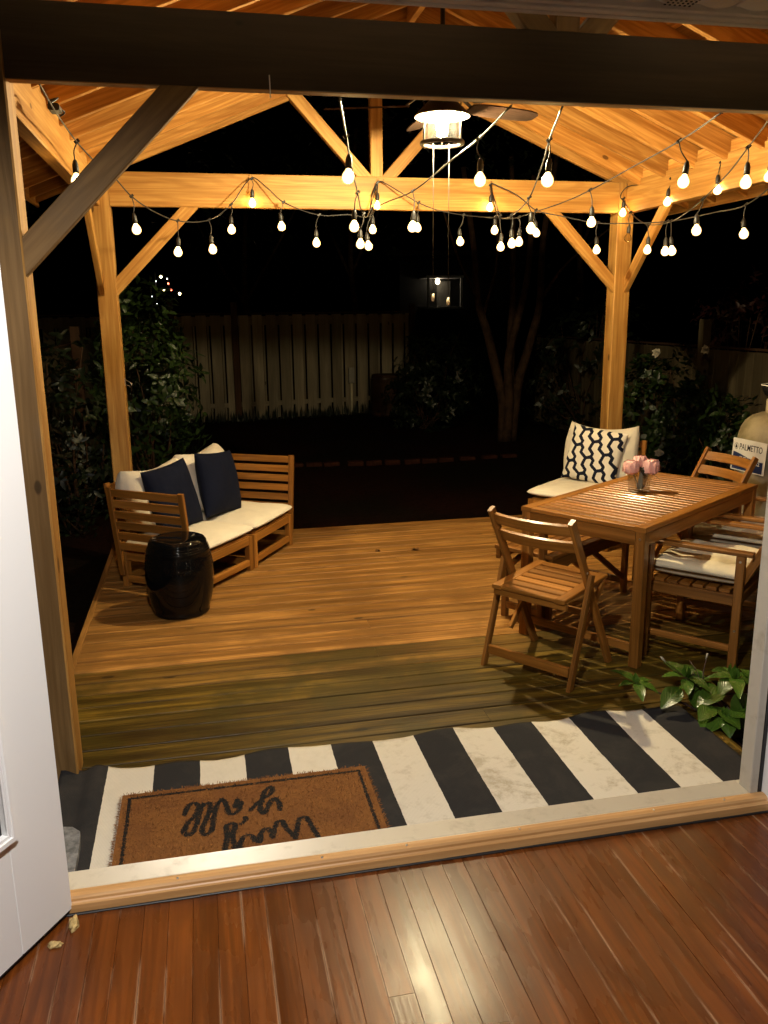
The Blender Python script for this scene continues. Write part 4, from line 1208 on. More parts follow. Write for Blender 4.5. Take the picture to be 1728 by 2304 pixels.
b = MB(); leaf_geom(b, VB + V((-.01, -.01, .15)), (.12, -.25, -.25), (0, -.4, 1), .065, .017, .3, .15, 6, .3); leaf_geom(b, VB + V((.04, -.02, .11)), (1, -.45, -.1), (0, 0, 1), .085, .014, .5, .15, 6, .3)
keep(b.build('dark_leaf', M['leaf_dark']), bq)

# ------------------------------------------------------------------ striped rug and doormat
def rugmat():
    m, nt, N, L, B = newmat('striped_woven_rug'); g = NG(nt)
    tc = g.n('ShaderNodeTexCoord').outputs['Object']
    sx = g.n('ShaderNodeSeparateXYZ'); g.link(tc, sx.inputs[0])
    wob = g.math('MULTIPLY', g.math('SUBTRACT', g.noise(g.mapping(tc, (3, 25, 1)), 1, 3, .6), .5), .006)
    t = g.math('DIVIDE', g.math('SUBTRACT', g.math('ADD', sx.outputs[0], wob), .11), .3592)
    fr = g.math('FRACT', g.math('ADD', t, 10))
    wh = g.math('LESS_THAN', fr, .5)
    inn = g.math('MULTIPLY', g.math('GREATER_THAN', sx.outputs[0], .10), g.math('LESS_THAN', sx.outputs[0], 2.5))
    wh = g.math('MULTIPLY', wh, inn)
    d1 = g.noise(tc, 5.5, 5, .68, .6); d2 = g.noise(tc, 24, 4, .7, .2)
    right = g.mapr(sx.outputs[0], .7, 1.7, .15, 1)
    dirt = g.math('MULTIPLY', g.mapr(g.math('ADD', g.math('MULTIPLY', d1, .62), g.math('MULTIPLY', d2, .38)), .47, .64, 0, 1), right)
    white = g.mix(g.math('MULTIPLY', dirt, .75), (.70, .64, .53), (.40, .33, .23))
    dark = g.mix(g.mapr(d1, .4, .7, 0, 1), (.024, .023, .024), (.036, .033, .031))
    col = g.mix(wh, dark, white)
    weave = g.math('SINE', g.math('MULTIPLY', g.math('ADD', sx.outputs[0], g.math('MULTIPLY', sx.outputs[1], .6)), 1300.0))
    weave2 = g.math('SINE', g.math('MULTIPLY', sx.outputs[1], 900.0))
    wv = g.math('MULTIPLY', g.math('ADD', g.math('MULTIPLY', weave, weave2), 1), .5)
    col = g.mix(g.math('MULTIPLY', g.math('SUBTRACT', 1, wv), .28), col, (.02, .018, .016))
    g.link(col, B.inputs['Base Color']); B.inputs['Roughness'].default_value = .9; B.inputs['Specular IOR Level'].default_value = .12
    g.bump(wv, .5, .002, B)
    return m
def rug():
    x0, x1, y0, y1 = -.062, 2.628, -4.088, -3.412
    nx, ny = 170, 44
    vs, fs = [], []
    def top(x, y):
        t = (y - y0) / (y1 - y0)
        w = .009 + t ** 3 * (.006 * math.sin(x * 17.4 + .8) + .006 * math.sin(x * 9.1) + .004) 
        w += .018 * math.exp(-((x - .07) / .045) ** 2) * (.4 + .6 * t) - .006 * math.exp(-((x - .02) / .02) ** 2)
        w += .045 * math.exp(-((x + .06) / .05) ** 2) * t
        w += .004 * noise.noise(V((x * 4, y * 4, 0)))
        return max(.0055, w)
    for j in range(ny + 1):
        for i in range(nx + 1):
            x = x0 + (x1 - x0) * i / nx; y = y0 + (y1 - y0) * j / ny
            ye = y + (.006 * math.sin(x * 8.7 + 1) + .003 * math.sin(x * 21)) * (j / ny) ** 3
            vs.append((x, ye, top(x, y)))
    n1 = len(vs)
    for j in range(ny + 1):
        for i in range(nx + 1):
            v = vs[j * (nx + 1) + i]; vs.append((v[0], v[1], v[2] - .0045))
    for j in range(ny):
        for i in range(nx):
            a = j * (nx + 1) + i
            fs.append((a, a + 1, a + nx + 2, a + nx + 1)); fs.append((n1 + a + 1, n1 + a, n1 + a + nx + 1, n1 + a + nx + 2))
    rim = [i for i in range(nx)] + [j * (nx + 1) + nx for j in range(ny)] + [ny * (nx + 1) + nx - i for i in range(nx)] + [(ny - j) * (nx + 1) for j in range(ny)]
    for k in range(len(rim)):
        a, c = rim[k], rim[(k + 1) % len(rim)]; fs.append((c, a, n1 + a, n1 + c))
    o = grid_obj('rug', vs, fs, rugmat()); tag(o, 'black and white striped outdoor rug lying along the threshold', 'rug')
rug()
def coirmat():
    m, nt, N, L, B = newmat('coir'); g = NG(nt)
    tn = g.n('ShaderNodeAttribute', attribute_name='tone').outputs['Fac']
    tc = g.n('ShaderNodeTexCoord').outputs['Object']
    c = g.mix(tn, (.11, .038, .008), (.31, .135, .036))
    nz = g.noise(tc, 9, 4, .6)
    c = g.mix(g.mapr(nz, .35, .7, 0, .6), c, (.13, .048, .015))
    g.link(c, B.inputs['Base Color']); B.inputs['Roughness'].default_value = .85; B.inputs['Specular IOR Level'].default_value = .2
    return m
M['coir'] = coirmat()
M['coir_black'] = plain('black_dyed_coir', (.010, .009, .008), .8, spec=.2)
def doormat():
    x0, x1, y0, y1 = .176, 1.118, -4.086, -3.630; H = .022
    r = empty('doormat', ((x0 + x1) / 2, (y0 + y1) / 2, .0)); tag(r, 'brown coir doormat with black script greeting, lying on the striped rug', 'doormat')
    strokes = [[(0.753,-3.869),(0.754,-3.826),(0.739,-3.792),(0.722,-3.813),(0.709,-3.853),(0.695,-3.882),(0.684,-3.864),(0.685,-3.832),(0.696,-3.784),(0.709,-3.736),(0.730,-3.712),(0.738,-3.731),(0.722,-3.768),(0.686,-3.795),(0.649,-3.850)],
    [(0.618,-3.794),(0.609,-3.830),(0.589,-3.863),(0.572,-3.854),(0.566,-3.815),(0.557,-3.769),(0.548,-3.755)],[(0.605,-3.774),(0.594,-3.816),(0.618,-3.794)],
    [(0.548,-3.755),(0.530,-3.790),(0.516,-3.872),(0.508,-3.941),(0.489,-3.966),(0.475,-3.933),(0.489,-3.876),(0.505,-3.806),(0.500,-3.766),(0.481,-3.773)],
    [(0.481,-3.773),(0.466,-3.829),(0.455,-3.909),(0.432,-3.958),(0.414,-3.934),(0.424,-3.887),(0.452,-3.836),(0.464,-3.780),(0.446,-3.754),(0.428,-3.772),(0.414,-3.822)],
    [(0.548,-4.080),(0.560,-3.992),(0.560,-3.928),(0.579,-3.915),(0.590,-3.935),(0.579,-3.987),(0.585,-4.080)],[(0.612,-3.927),(0.629,-3.903),(0.626,-3.892)],
    [(0.594,-4.083),(0.614,-4.010),(0.638,-4.001),(0.658,-4.044),(0.669,-4.046),(0.675,-3.999),(0.694,-3.974),(0.707,-3.987),(0.713,-4.028)],
    [(0.713,-4.028),(0.737,-3.944),(0.755,-3.943),(0.765,-3.991),(0.790,-4.051)],[(0.790,-4.051),(0.817,-3.942),(0.836,-3.936),(0.847,-3.969),(0.868,-4.075)]]
    pts = []
    for s in strokes:
        sp = spline([(x, y, 0) for x, y in s], 7)
        for i, p in enumerate(sp):
            q = sp[min(i + 1, len(sp) - 1)] - sp[max(i - 1, 0)]
            wdt = .0042 + .0065 * abs(q.normalized().y) ** 2 if q.length > 0 else .007
            pts.append((p.x, p.y, wdt))
    cells = {}
    for (x, y, w) in pts: cells.setdefault((int(x / .02), int(y / .02)), []).append((x, y, w))
    bx0, bx1, by1 = .214, 1.080, -3.674
    def dark(x, y):
        wob = .003 * noise.noise(V((x * 90, y * 90, 0)))
        if abs(x - bx0) < .006 + wob and y < by1: return True
        if abs(x - bx1) < .006 + wob and y < by1: return True
        if abs(y - by1) < .006 + wob and bx0 - .006 < x < bx1 + .006: return True
        cx, cy_ = int(x / .02), int(y / .02)
        for dx in (-1, 0, 1):
            for dy in (-1, 0, 1):
                for (a, c, w) in cells.get((cx + dx, cy_ + dy), ()):
                    if (x - a) ** 2 + (y - c) ** 2 < (w + wob) ** 2: return True
        return False
    b = MB(); base_z = .0185
    def rz(x, y): return base_z
    # body slab with rounded far corners
    b.box((x0 + .008, y0, .016), (x1 - .008, y1 - .008, .030), 0, .006, .35)
    rnd = random.Random(5)
    N_ = 15500
    for k in range(N_):
        x = rnd.uniform(x0, x1); y = rnd.uniform(y0, y1)
        cxr, cyr = min(x - x0, x1 - x), y1 - y
        if cxr < .022 and cyr < .022 and math.hypot(.022 - cxr, .022 - cyr) > .022: continue
        edge = min(cxr, cyr)
        dk_ = dark(x, y)
        a = rnd.uniform(0, 2 * PI); ln = rnd.uniform(.006, .017); zz = .030
        lean = V((math.cos(a), math.sin(a), rnd.uniform(.15, 1.1)))
        if edge < .014: 
            ox = (-1 if x - x0 < x1 - x else 1) if cxr <= cyr else 0; oy = 1 if cyr < cxr else 0
            lean = V((ox + rnd.uniform(-.5, .5), oy + rnd.uniform(-.5, .5), rnd.uniform(-.3, .6))); zz = rnd.uniform(.016, .030)
        lean.normalize(); s = lean.cross(V((0, 0, 1)))
        if s.length < 1e-3: continue
        s.normalize(); w = rnd.uniform(.0006, .0013)
        p = V((x, y, zz - .003)); tip = p + lean * ln
        if tip.y < y0: tip.y = y0
        md = (p + tip) / 2 + V((0, 0, .002))
        i = len(b.v); b.v += [p - s * w, p + s * w, md + s * w, md - s * w, tip]
        tn = rnd.random(); mi = 1 if dk_ else 0
        b.face([i, i + 1, i + 2, i + 3], [(0, 0)] * 4, tn, mi); b.face([i + 3, i + 2, i + 4], [(0, 0)] * 3, tn, mi)
    keep(b.build('coir_pile', [M['coir'], M['coir_black']]), r)
    # the dyed script and border as a thin crust in the pile
    b = MB()
    nx, ny = 420, 204
    for j in range(ny):
        for i in range(nx):
            xa, xb_ = x0 + (x1 - x0) * i / nx, x0 + (x1 - x0) * (i + 1) / nx
            ya, yb_ = y0 + (y1 - y0) * j / ny, y0 + (y1 - y0) * (j + 1) / ny
            if dark((xa + xb_) / 2, (ya + yb_) / 2) and rnd.random() < .95:
                z = .0312 + .0006 * rnd.random()
                b.quad((xa, ya, z), (xb_, ya, z), (xb_, yb_, z), (xa, yb_, z))
    keep(b.build('lettering', M['coir_black']), r)
doormat()
# grey stone slip between the rug and the hinge side of the threshold
b = MB()
out = [(-.03, -3.80), (.03, -3.815), (.062, -3.85), (.070, -3.93), (.074, -4.08), (-.03, -4.08)]
for z in (.006, .034): b.v += [V((x * (1 if z < .02 else .96), y, z + .004 * noise.noise(V((x * 40, y * 40, z))))) for x, y in out]
n = len(out)
b.face(range(n, 2 * n), [(0, 0)] * n, .5)
for i in range(n): j = (i + 1) % n; b.face([i, j, n + j, n + i], [(0, 0)] * 4, .5)
tag(b.build('stone_slab', M['stone']), 'broken grey stone slab on the rug beside the door hinge', 'stone')

# ------------------------------------------------------------------ water filter tank with its sign
def text_obj(s, size, mat, parent, mtx, ext=.0006, bold=0.0, sx=1.0):
    cu = bpy.data.curves.new('lettering', 'FONT'); cu.body = s; cu.size = size; cu.extrude = ext; cu.align_x = 'LEFT'; cu.align_y = 'BOTTOM_BASELINE'
    cu.offset = bold
    tmp = bpy.data.objects.new('lettering', cu); C.objects.link(tmp)
    dg = bpy.context.evaluated_depsgraph_get(); me = bpy.data.meshes.new_from_object(tmp.evaluated_get(dg))
    bpy.data.objects.remove(tmp)
    me.name = 'lettering'; me.materials.clear(); me.materials.append(mat)
    for v in me.vertices: v.co.x *= sx
    o = bpy.data.objects.new('lettering', me); C.objects.link(o); o.parent = parent; o.matrix_basis = mtx
    return o, max(v.co.x for v in me.vertices)
def tank():
    TX, TY = 4.83, -1.0
    r = empty('water_tank', (TX, TY, GZ)); tag(r, 'stained beige water filter tank with a blue and white sign, beyond the deck', 'tank')
    R = .272; z0 = .02
    prof = [(0, z0), (R - .02, z0), (R, z0 + .03), (R, .90), (R * .985, .965), (R * .93, 1.03), (R * .82, 1.085), (R * .66, 1.122), (R * .45, 1.145), (R * .30, 1.152), (0, 1.153)]
    b = MB(); b.lathe(prof, (0, 0, 0), 64); b.build('body', M['tank'], r)
    b = MB(); b.lathe([(R + .004, -.03), (R + .008, 0), (R + .008, .05), (R + .002, .055), (0, .055)], (0, 0, 0), 48); b.build('base_ring', M['black'], r)
    b = MB(); b.lathe([(.082, 1.140), (.086, 1.155), (.086, 1.245), (.080, 1.25), (0, 1.25)], (0, 0, 0), 32); b.build('neck', M['cream_paint'], r)
    b = MB(); b.lathe([(.055, 1.251), (.075, 1.26), (.105, 1.285), (.125, 1.325), (.132, 1.355), (.126, 1.357), (.10, 1.335), (0, 1.332)], (0, 0, 0), 40); b.build('valve_head', M['black'], r)
    b = MB(); b.lathe([(.134, 1.353), (.136, 1.359), (.130, 1.361), (.127, 1.357)], (0, 0, 0), 40); b.build('rim', M['shade_white'], r)
    b = MB(); b.box((-.05, -.03, 1.334), (.05, .03, 1.372), 0, .01); b.build('valve_control', plain('orange_plastic', (.45, .10, .03), .5), r)
    b = MB(); b.box((-.105, -.045, 1.145), (-.088, -.030, 1.20), 0, .003); b.build('clip', M['shade_white'], r)
    nrm = V((-.968, -.255, 0)).normalized(); tx = V((-.255, .968, 0)).normalized() * -1      # reading direction
    W_, H_ = .305, .245
    rollm = Matrix.Rotation(math.radians(-2.5), 4, 'Z')
    base = Matrix.Translation(nrm * (R + .006) + V((0, 0, .835))) @ Matrix((( tx.x, 0, nrm.x, 0), (tx.y, 0, nrm.y, 0), (0, 1, 0, 0), (0, 0, 0, 1))) @ rollm
    b = MB(); b.box((-W_ / 2, -H_ / 2, -.002), (W_ / 2, H_ / 2, .001), 0, .0008)
    s = b.build('sign', M['paper'], r); s.matrix_basis = base
    b = MB(); n = 24
    top = lambda u: .000 + .020 * math.cos(u * PI * 1.1 + .2) * (1 - u * .2) - .012 * u
    for i in range(n):
        a, c = i / n, (i + 1) / n
        xa, xc = -W_ / 2 + .012 + (W_ - .030) * a, -W_ / 2 + .012 + (W_ - .030) * c
        b.quad((xa, -H_ / 2 + .008, .0018), (xc, -H_ / 2 + .008, .0018), (xc, top(c), .0018), (xa, top(a), .0018))
    b.build('blue_band', M['blue'], s)
    t1, w1 = text_obj('PALMETTO', .068, M['ink'], s, Matrix.Translation((-W_ / 2 + .062, .040, .0016)), .0004, .0002, .62)
    t1.scale.x = min(1.0, (W_ - .085) / w1)
    b = MB()                       # little drop-shaped mark in a ring
    cxm, cym = -W_ / 2 + .035, .062
    m_ = 20
    for i in range(m_):
        a0, a1 = 2 * PI * i / m_, 2 * PI * (i + 1) / m_
        b.quad((cxm + .017 * math.cos(a0), cym + .024 * math.sin(a0), .0018), (cxm + .017 * math.cos(a1), cym + .024 * math.sin(a1), .0018), (cxm + .0145 * math.cos(a1), cym + .021 * math.sin(a1), .0018), (cxm + .0145 * math.cos(a0), cym + .021 * math.sin(a0), .0018))
    pts = [(cxm, cym + .020), (cxm - .009, cym - .004), (cxm - .008, cym - .012), (cxm, cym - .016), (cxm + .008, cym - .012), (cxm + .009, cym - .004)]
    st_ = len(b.v); b.v += [V((x, y, .0022)) for x, y in pts]; b.face(list(range(st_, st_ + 6)), [(0, 0)] * 6, .5)
    b.build('emblem', M['ink'], s)
    t2, w2 = text_obj('803 233-1882', .040, M['paper'], s, Matrix.Translation((-W_ / 2 + .026, -.058, .0024)), .0004, .0004, .9)
    t2.scale.x = (W_ - .072) / w2
    b = MB()
    for i in range(15): 
        if i % 4 != 3: b.quad((-W_ / 2 + .075 + i * .0085, -.016, .0026), (-W_ / 2 + .081 + i * .0085, -.016, .0026), (-W_ / 2 + .081 + i * .0085, -.010, .0026), (-W_ / 2 + .075 + i * .0085, -.010, .0026))
    b.build('small_print', M['paper'], s)
tank()

# ------------------------------------------------------------------ plants
def plant(name, label, cat, loc, stems, rosettes, mats, group=None, stem_mat=None, rsd=1):
    pass
def near_plant():
    r = empty('leafy_plant', (2.86, -3.66, GZ)); tag(r, 'bright green broad-leaved plant growing beside the rug and white jamb', 'plant')
    rnd = random.Random(11)
    b = MB(); s = MB()
    root = V((2.86, -3.66, GZ))
    def ros(c, n, L_, w, el=15, tw=0, up=(0, 0, 1)):
        c = V(c)
        s.tube(spline([root + V((rnd.uniform(-.05, .05), rnd.uniform(-.05, .05), 0)), (root + c) / 2 + V((rnd.uniform(-.03, .03), 0, .03)), c], 5), .004, 6, tone=.4)
        for k in range(n):
            a = tw + 2 * PI * k / n + rnd.uniform(-.25, .25); e = math.radians(el + rnd.uniform(-22, 22))
            d = V((math.cos(a) * math.cos(e), math.sin(a) * math.cos(e), math.sin(e)))
            leaf_geom(b, c + d * .01, d, (0, 0, 1), L_ * rnd.uniform(.75, 1.15), w * rnd.uniform(.8, 1.15), rnd.uniform(.25, .6), .22, 7, rnd.uniform(.25, .95), 0, .05)
        for k in range(3):
            a = rnd.uniform(0, 6.28); d = V((math.cos(a) * .5, math.sin(a) * .5, 1))
            leaf_geom(b, c, d, (math.cos(a), math.sin(a), 0), L_ * .45, w * .5, .3, .3, 5, .95)
    ros((2.435, -3.36, .115), 6, .10, .027, 12, .3)
    ros((2.650, -3.42, .145), 6, .125, .034, 15, 1.0)
    ros((2.830, -3.52, .165), 6, .125, .036, 12, 0.2)
    ros((2.96, -3.50, .12), 6, .12, .036, 10, 0.7)
    ros((2.74, -3.40, .11), 5, .11, .033, 8, 0.1)
    ros((2.90, -3.40, .13), 5, .11, .032, 14, 0.5)
    ros((2.72, -3.63, .045), 5, .11, .036, 4, 2)
    ros((2.88, -3.66, .06), 6, .12, .038, 4, 1.4)
    ros((2.98, -3.70, .02), 6, .12, .038, 4, .4)
    for (c, d, L_, w, tn) in (((2.60, -3.46, .118), (-.8, -.35, -.25), .135, .046, .30), ((2.77, -3.53, .128), (-1, -.25, -.15), .155, .048, .35), ((2.83, -3.56, .12), (-.1, -.6, -.75), .15, .058, .42), ((2.665, -3.45, .13), (.05, -.5, -.8), .115, .038, .7), ((2.69, -3.58, .075), (-.8, -.5, .0), .115, .040, .55), ((2.71, -3.60, .07), (.2, -.9, -.1), .12, .042, .5), ((2.67, -3.58, .035), (-.6, -.7, -.15), .10, .036, .85)):
        leaf_geom(b, c, d, (0, -.25, 1), L_, w, .25, .14, 8, tn, 0, .06)
    keep(b.build('leaves', M['leaf_near']), r)
    for tip, ln in (((2.536, -3.40, .24), .06), ((2.762, -3.40, .225), .05), ((2.70, -3.36, .20), .03)):
        s.tube(spline([V((2.70, -3.48, .10)), V(((tip[0] + 2.66) / 2 + .02, -3.43, .17)), V(tip)], 4), .0022, 6, tone=.8)
    keep(s.build('stems', M['leaf_red']), r)
    b = MB(); b.tube([(2.555, -3.405, .222), (2.536, -3.40, .243), (2.528, -3.398, .252)], [.003, .0055, .002], 8); b.tube([(2.758, -3.40, .215), (2.764, -3.40, .245)], [.003, .004], 8)
    keep(b.build('bud', M['petal_white']), r)
near_plant()
def shrub(label, center, rad, n, L_, w, mat, seed, cat='shrub', group=None, gap=.12, base=None, name='shrub', flowers=(), stem_mat=None, droop=.35):
    c = V(center); base = V(base) if base else V((c.x, c.y, GZ))
    r = empty(name, base); tag(r, label, cat, group)
    rnd = random.Random(seed); b = MB(); s = MB()
    tips = []
    k = 0
    while k < n:
        p = V((rnd.gauss(0, 1), rnd.gauss(0, 1), rnd.gauss(0, 1))).normalized() * rnd.uniform(.35, 1.0) ** .6
        lump_ = 1 + .35 * noise.noise(p * 2.2 + V((seed, 0, 0)))
        q = c + V((p.x * rad[0], p.y * rad[1], p.z * rad[2])) * lump_
        if q.z < GZ + .02: continue
        if noise.noise(q * 3.3 + V((0, seed, 0))) < -gap: 
            if rnd.random() < .8: k += .3; continue
        d = (q - c); d.normalize()
        d = (d + V((rnd.uniform(-.8, .8), rnd.uniform(-.8, .8), rnd.uniform(-.5, .6)))).normalized()
        m_ = rnd.randint(3, 5)
        a0 = rnd.uniform(0, 6)
        s1_ = d.cross(V((0, 0, 1))); s1_ = s1_.normalized() if s1_.length > .01 else V((1, 0, 0)); u1_ = s1_.cross(d)
        for i in range(m_):
            a = a0 + i * 2.4
            ld = (d * .45 + s1_ * math.cos(a) + u1_ * math.sin(a)).normalized()
            leaf_geom(b, q + d * (i * .02), ld, d, L_ * rnd.uniform(.7, 1.2), w * rnd.uniform(.8, 1.2), droop * rnd.uniform(.2, 1.4), .2, 3, rnd.random())
        if rnd.random() < 26 / n: tips.append(q)
        k += 1
    keep(b.build('foliage', mat), r)
    for q in tips:
        m0 = base.lerp(q, .5) + V((rnd.uniform(-.1, .1), rnd.uniform(-.1, .1), .05))
        s.tube(spline([base + V((rnd.uniform(-.08, .08), rnd.uniform(-.08, .08), 0)), m0, q], 4), [.012] * 5 + [.006] * 4, 6)
    if tips: keep(s.build('stems', stem_mat or M['bark']), r)
    for f in flowers:
        b = MB(); f = V(f)
        for i in range(7):
            a = i * 2 * PI / 7; d = V((math.cos(a), -.5, math.sin(a))).normalized(); leaf_geom(b, f, d, (0, -1, .2), .048 * rnd.uniform(.7, 1.15), .027, .5, .3, 4, rnd.random())
        for i in range(4):
            a = i * 2 * PI / 4; d = V((math.cos(a) * .5, -1, math.sin(a) * .5)).normalized(); leaf_geom(b, f, d, (0, 0, 1), .04, .018, .3, .3, 4, rnd.random())
        keep(b.build('flower', M['petal_white']), r)
    return r
G5 = 'garden shrubs around the deck'
shrub('large glossy evergreen shrub behind the left back post', (.02, 1.75, .95), (.52, .60, 1.12), 620, .085, .020, M['leaf'], 3, group=G5, gap=.10)
shrub('dark shrub between the left fence and the sofa', (-.62, 1.2, .70), (.42, .7, .85), 380, .085, .020, M['leaf_dark'], 5, group=G5)
shrub('flowering shrub with white blooms by the right fence', (5.45, 1.75, .55), (.68, .5, .80), 520, .085, .024, M['leaf'], 8, group=G5, flowers=((5.62, 1.25, 1.375), (5.16, 1.4, 1.345), (5.00, .95, .38)), gap=.0)
shrub('low leafy shrub in front of the right fence, beside the tank', (5.75, .75, .35), (.5, .45, .60), 260, .085, .022, M['leaf'], 9, group=G5)
shrub('red-leaved shrub above the right fence at the picture edge', (6.75, 2.3, 1.45), (.55, .5, .75), 240, .08, .018, M['leaf_red'], 12, group=G5)
shrub('dark vine-covered shrub at the right end of the back fence', (4.75, 8.3, .65), (.75, .5, 1.05), 420, .10, .03, M['leaf_dark'], 14, group=G5)
shrub('dark shrub left of the tree trunks', (4.2, 7.0, .3), (.7, .6, .6), 260, .10, .03, M['leaf_dark'], 15, group=G5)
shrub('tall dark shrub right of the tree trunks', (6.4, 5.6, .9), (.9, .8, 1.4), 420, .10, .03, M['leaf_dark'], 16, group=G5)
shrub('spiky-leaved shrub at the left corner of the back fence', (-.25, 6.0, 1.35), (.55, .6, .85), 300, .16, .014, M['leaf'], 18, group=G5, droop=.6, base=(-.25, 6.0, GZ))
# trailing vine climbing the right half of the back fence
# low weeds along the foot of the back fence
b = MB(); rnd = random.Random(3)
for k in range(700):
    t = rnd.random(); x = -1.4 + 6 * t; y = 8.85 + .2 * x - .12 - rnd.random() * .25
    a = rnd.uniform(0, 6.28); leaf_geom(b, (x, y, GZ - .01), (math.cos(a) * .6, math.sin(a) * .6, 1), (math.cos(a), math.sin(a), 0), rnd.uniform(.06, .22), .012, .5, .2, 3, rnd.random())
tag(b.build('weeds', M['leaf_dark']), 'dark weeds growing along the foot of the back fence', 'weeds', kind='stuff')
# fallen leaves
def dry_leaf(loc, s, rz, label):
    b = MB(); leaf_geom(b, (-.5 * s, 0, .004), (1, .1, .2), (0, 0, 1), s, s * .3, .5, .5, 6, .5, 0, .3)
    leaf_geom(b, (-.1 * s, 0, .006), (.5, .9, .3), (0, 0, 1), s * .6, s * .2, .5, .5, 5, .3, 0, .3)
    o = b.build('fallen_leaf', M['dry']); o.location = loc; o.rotation_euler = (0, 0, rz); tag(o, label, 'leaf', 'dry leaves fallen on the deck')
dry_leaf((1.815, -.545, .001), .055, .4, 'flatter dry brown leaf on the deck, farther from the table')
dry_leaf((2.10, -.575, .001), .065, 2.2, 'curled dry brown leaf on the deck, nearer the table')

# ------------------------------------------------------------------ fences
def fence(label, A, Bp, top, base, nboards, gap=True, posts=(), post_top=2.0, post_mat=None, mat=None, rails=True, cap=True, bw=.16):
    A, Bp = V(A), V(Bp); d = (Bp - A); L_ = d.length; d.normalize(); nrm = V((-d.y, d.x, 0))
    r = empty('fence', (A.x, A.y, base)); tag(r, label, 'fence', 'board fences around the yard')
    b = MB(); pitch_ = L_ / nboards
    for k in range(nboards):
        c = A + d * (pitch_ * (k + .5)) 
        zt = top + random.uniform(-.004, .004)
        ln = random.uniform(-.004, .004)
        b.bar(V((c.x, c.y, base)) + nrm * 0, V((c.x, c.y, zt)) + d * ln, .019, bw, up=tuple(d), ch=.002)
        if gap:
            c2 = A + d * (pitch_ * (k + 1)) + nrm * .05
            b.bar(V((c2.x, c2.y, base)), V((c2.x, c2.y, top - .07)), .019, .030, up=tuple(d), ch=.002)
    keep(b.build('board_panel', mat or M['fence']), r)
    if rails:
        for z in (base + .3, top - .10):
            b = MB(); b.bar(V((A.x, A.y, z)) + nrm * .027, V((Bp.x, Bp.y, z)) + nrm * .027,   .032, .085 if z < top - .2 else .16, ch=.003); keep(b.build('rail', mat or M['fence']), r)
    if cap:
        b = MB(); b.bar(V((A.x, A.y, top + .03)), V((Bp.x, Bp.y, top + .03)), .06, .025, ch=.003); keep(b.build('cap_rail', M['fence_dark']), r)
    for (t, zt) in posts:
        c = A + d * t - nrm * .075
        b = MB(); b.box((c.x - .055, c.y - .045, base), (c.x + .055, c.y + .045, zt), 0, .004, axis=2); keep(b.build('post', post_mat or M['fence_dark']), r)
    return r
fence('pale back fence of spaced boards with two dark posts', (-2.0, 8.48, 0), (4.72, 9.72, 0), 1.745, GZ - .02, 27, True, ((2.13, 2.06), (3.24, 1.97), (6.72, 1.93)), bw=.182)
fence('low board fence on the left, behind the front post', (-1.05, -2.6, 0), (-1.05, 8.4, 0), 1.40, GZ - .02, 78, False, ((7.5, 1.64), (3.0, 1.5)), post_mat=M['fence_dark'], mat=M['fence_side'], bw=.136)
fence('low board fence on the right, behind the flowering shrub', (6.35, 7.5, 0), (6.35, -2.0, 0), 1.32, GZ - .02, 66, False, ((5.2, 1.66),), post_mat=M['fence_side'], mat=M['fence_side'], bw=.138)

# utility box, barrel, brick edging
r = empty('utility_box', (3.36, 9.36, GZ)); tag(r, 'grey utility box on a white conduit in front of the back fence', 'utility box')
b = MB(); b.box((-.055, -.05, .60), (.055, .03, .885), 0, .006); b.box((-.06, -.055, .80), (.06, -.05, .81), 0, .002); b.build('box', M['plastic_grey'], r)
b = MB(); b.tube([(.0, -.01, -.02), (.0, -.01, .60)], .022, 12); b.build('conduit', M['cream_paint'], r)
r = empty('barrel', (3.93, 8.95, GZ)); tag(r, 'dark ribbed barrel standing before the back fence', 'barrel')
b = MB(); prof = [(0, 0), (.23, 0), (.245, .02)]
for k in range(12): z = .03 + k * .06; prof += [(.25 + .012 * math.sin(PI * k / 11), z), (.256 + .012 * math.sin(PI * k / 11), z + .03)]
prof += [(.25, .76), (.235, .78), (.0, .78)]
b.lathe(prof, (0, 0, 0), 32); b.build('body', M['fence_dark'], r)
b = MB(); b.lathe([(.262, .70), (.266, .71), (.262, .72)], (0, 0, 0), 32); b.build('hoop', M['bronze'], r)
x = 1.45; k = 0; pos_words = None
rnd = random.Random(2)
while x < 4.7:
    y = 3.95 + .05 * math.sin(x * 1.3)
    b = MB(); b.box((-.10, -.048, -.03), (.10, .048, .035), 0, .006)
    o = b.build('edging_brick', M['brick']); o.location = (x, y, GZ + .012); o.rotation_euler = (rnd.uniform(-.08, .08), rnd.uniform(-.05, .05), rnd.uniform(-.14, .14))
    tag(o, 'dark red brick edging the lawn bed beyond the deck', 'brick', 'bricks edging the bed beyond the deck')
    x += .21 + rnd.random() * .10; k += 1

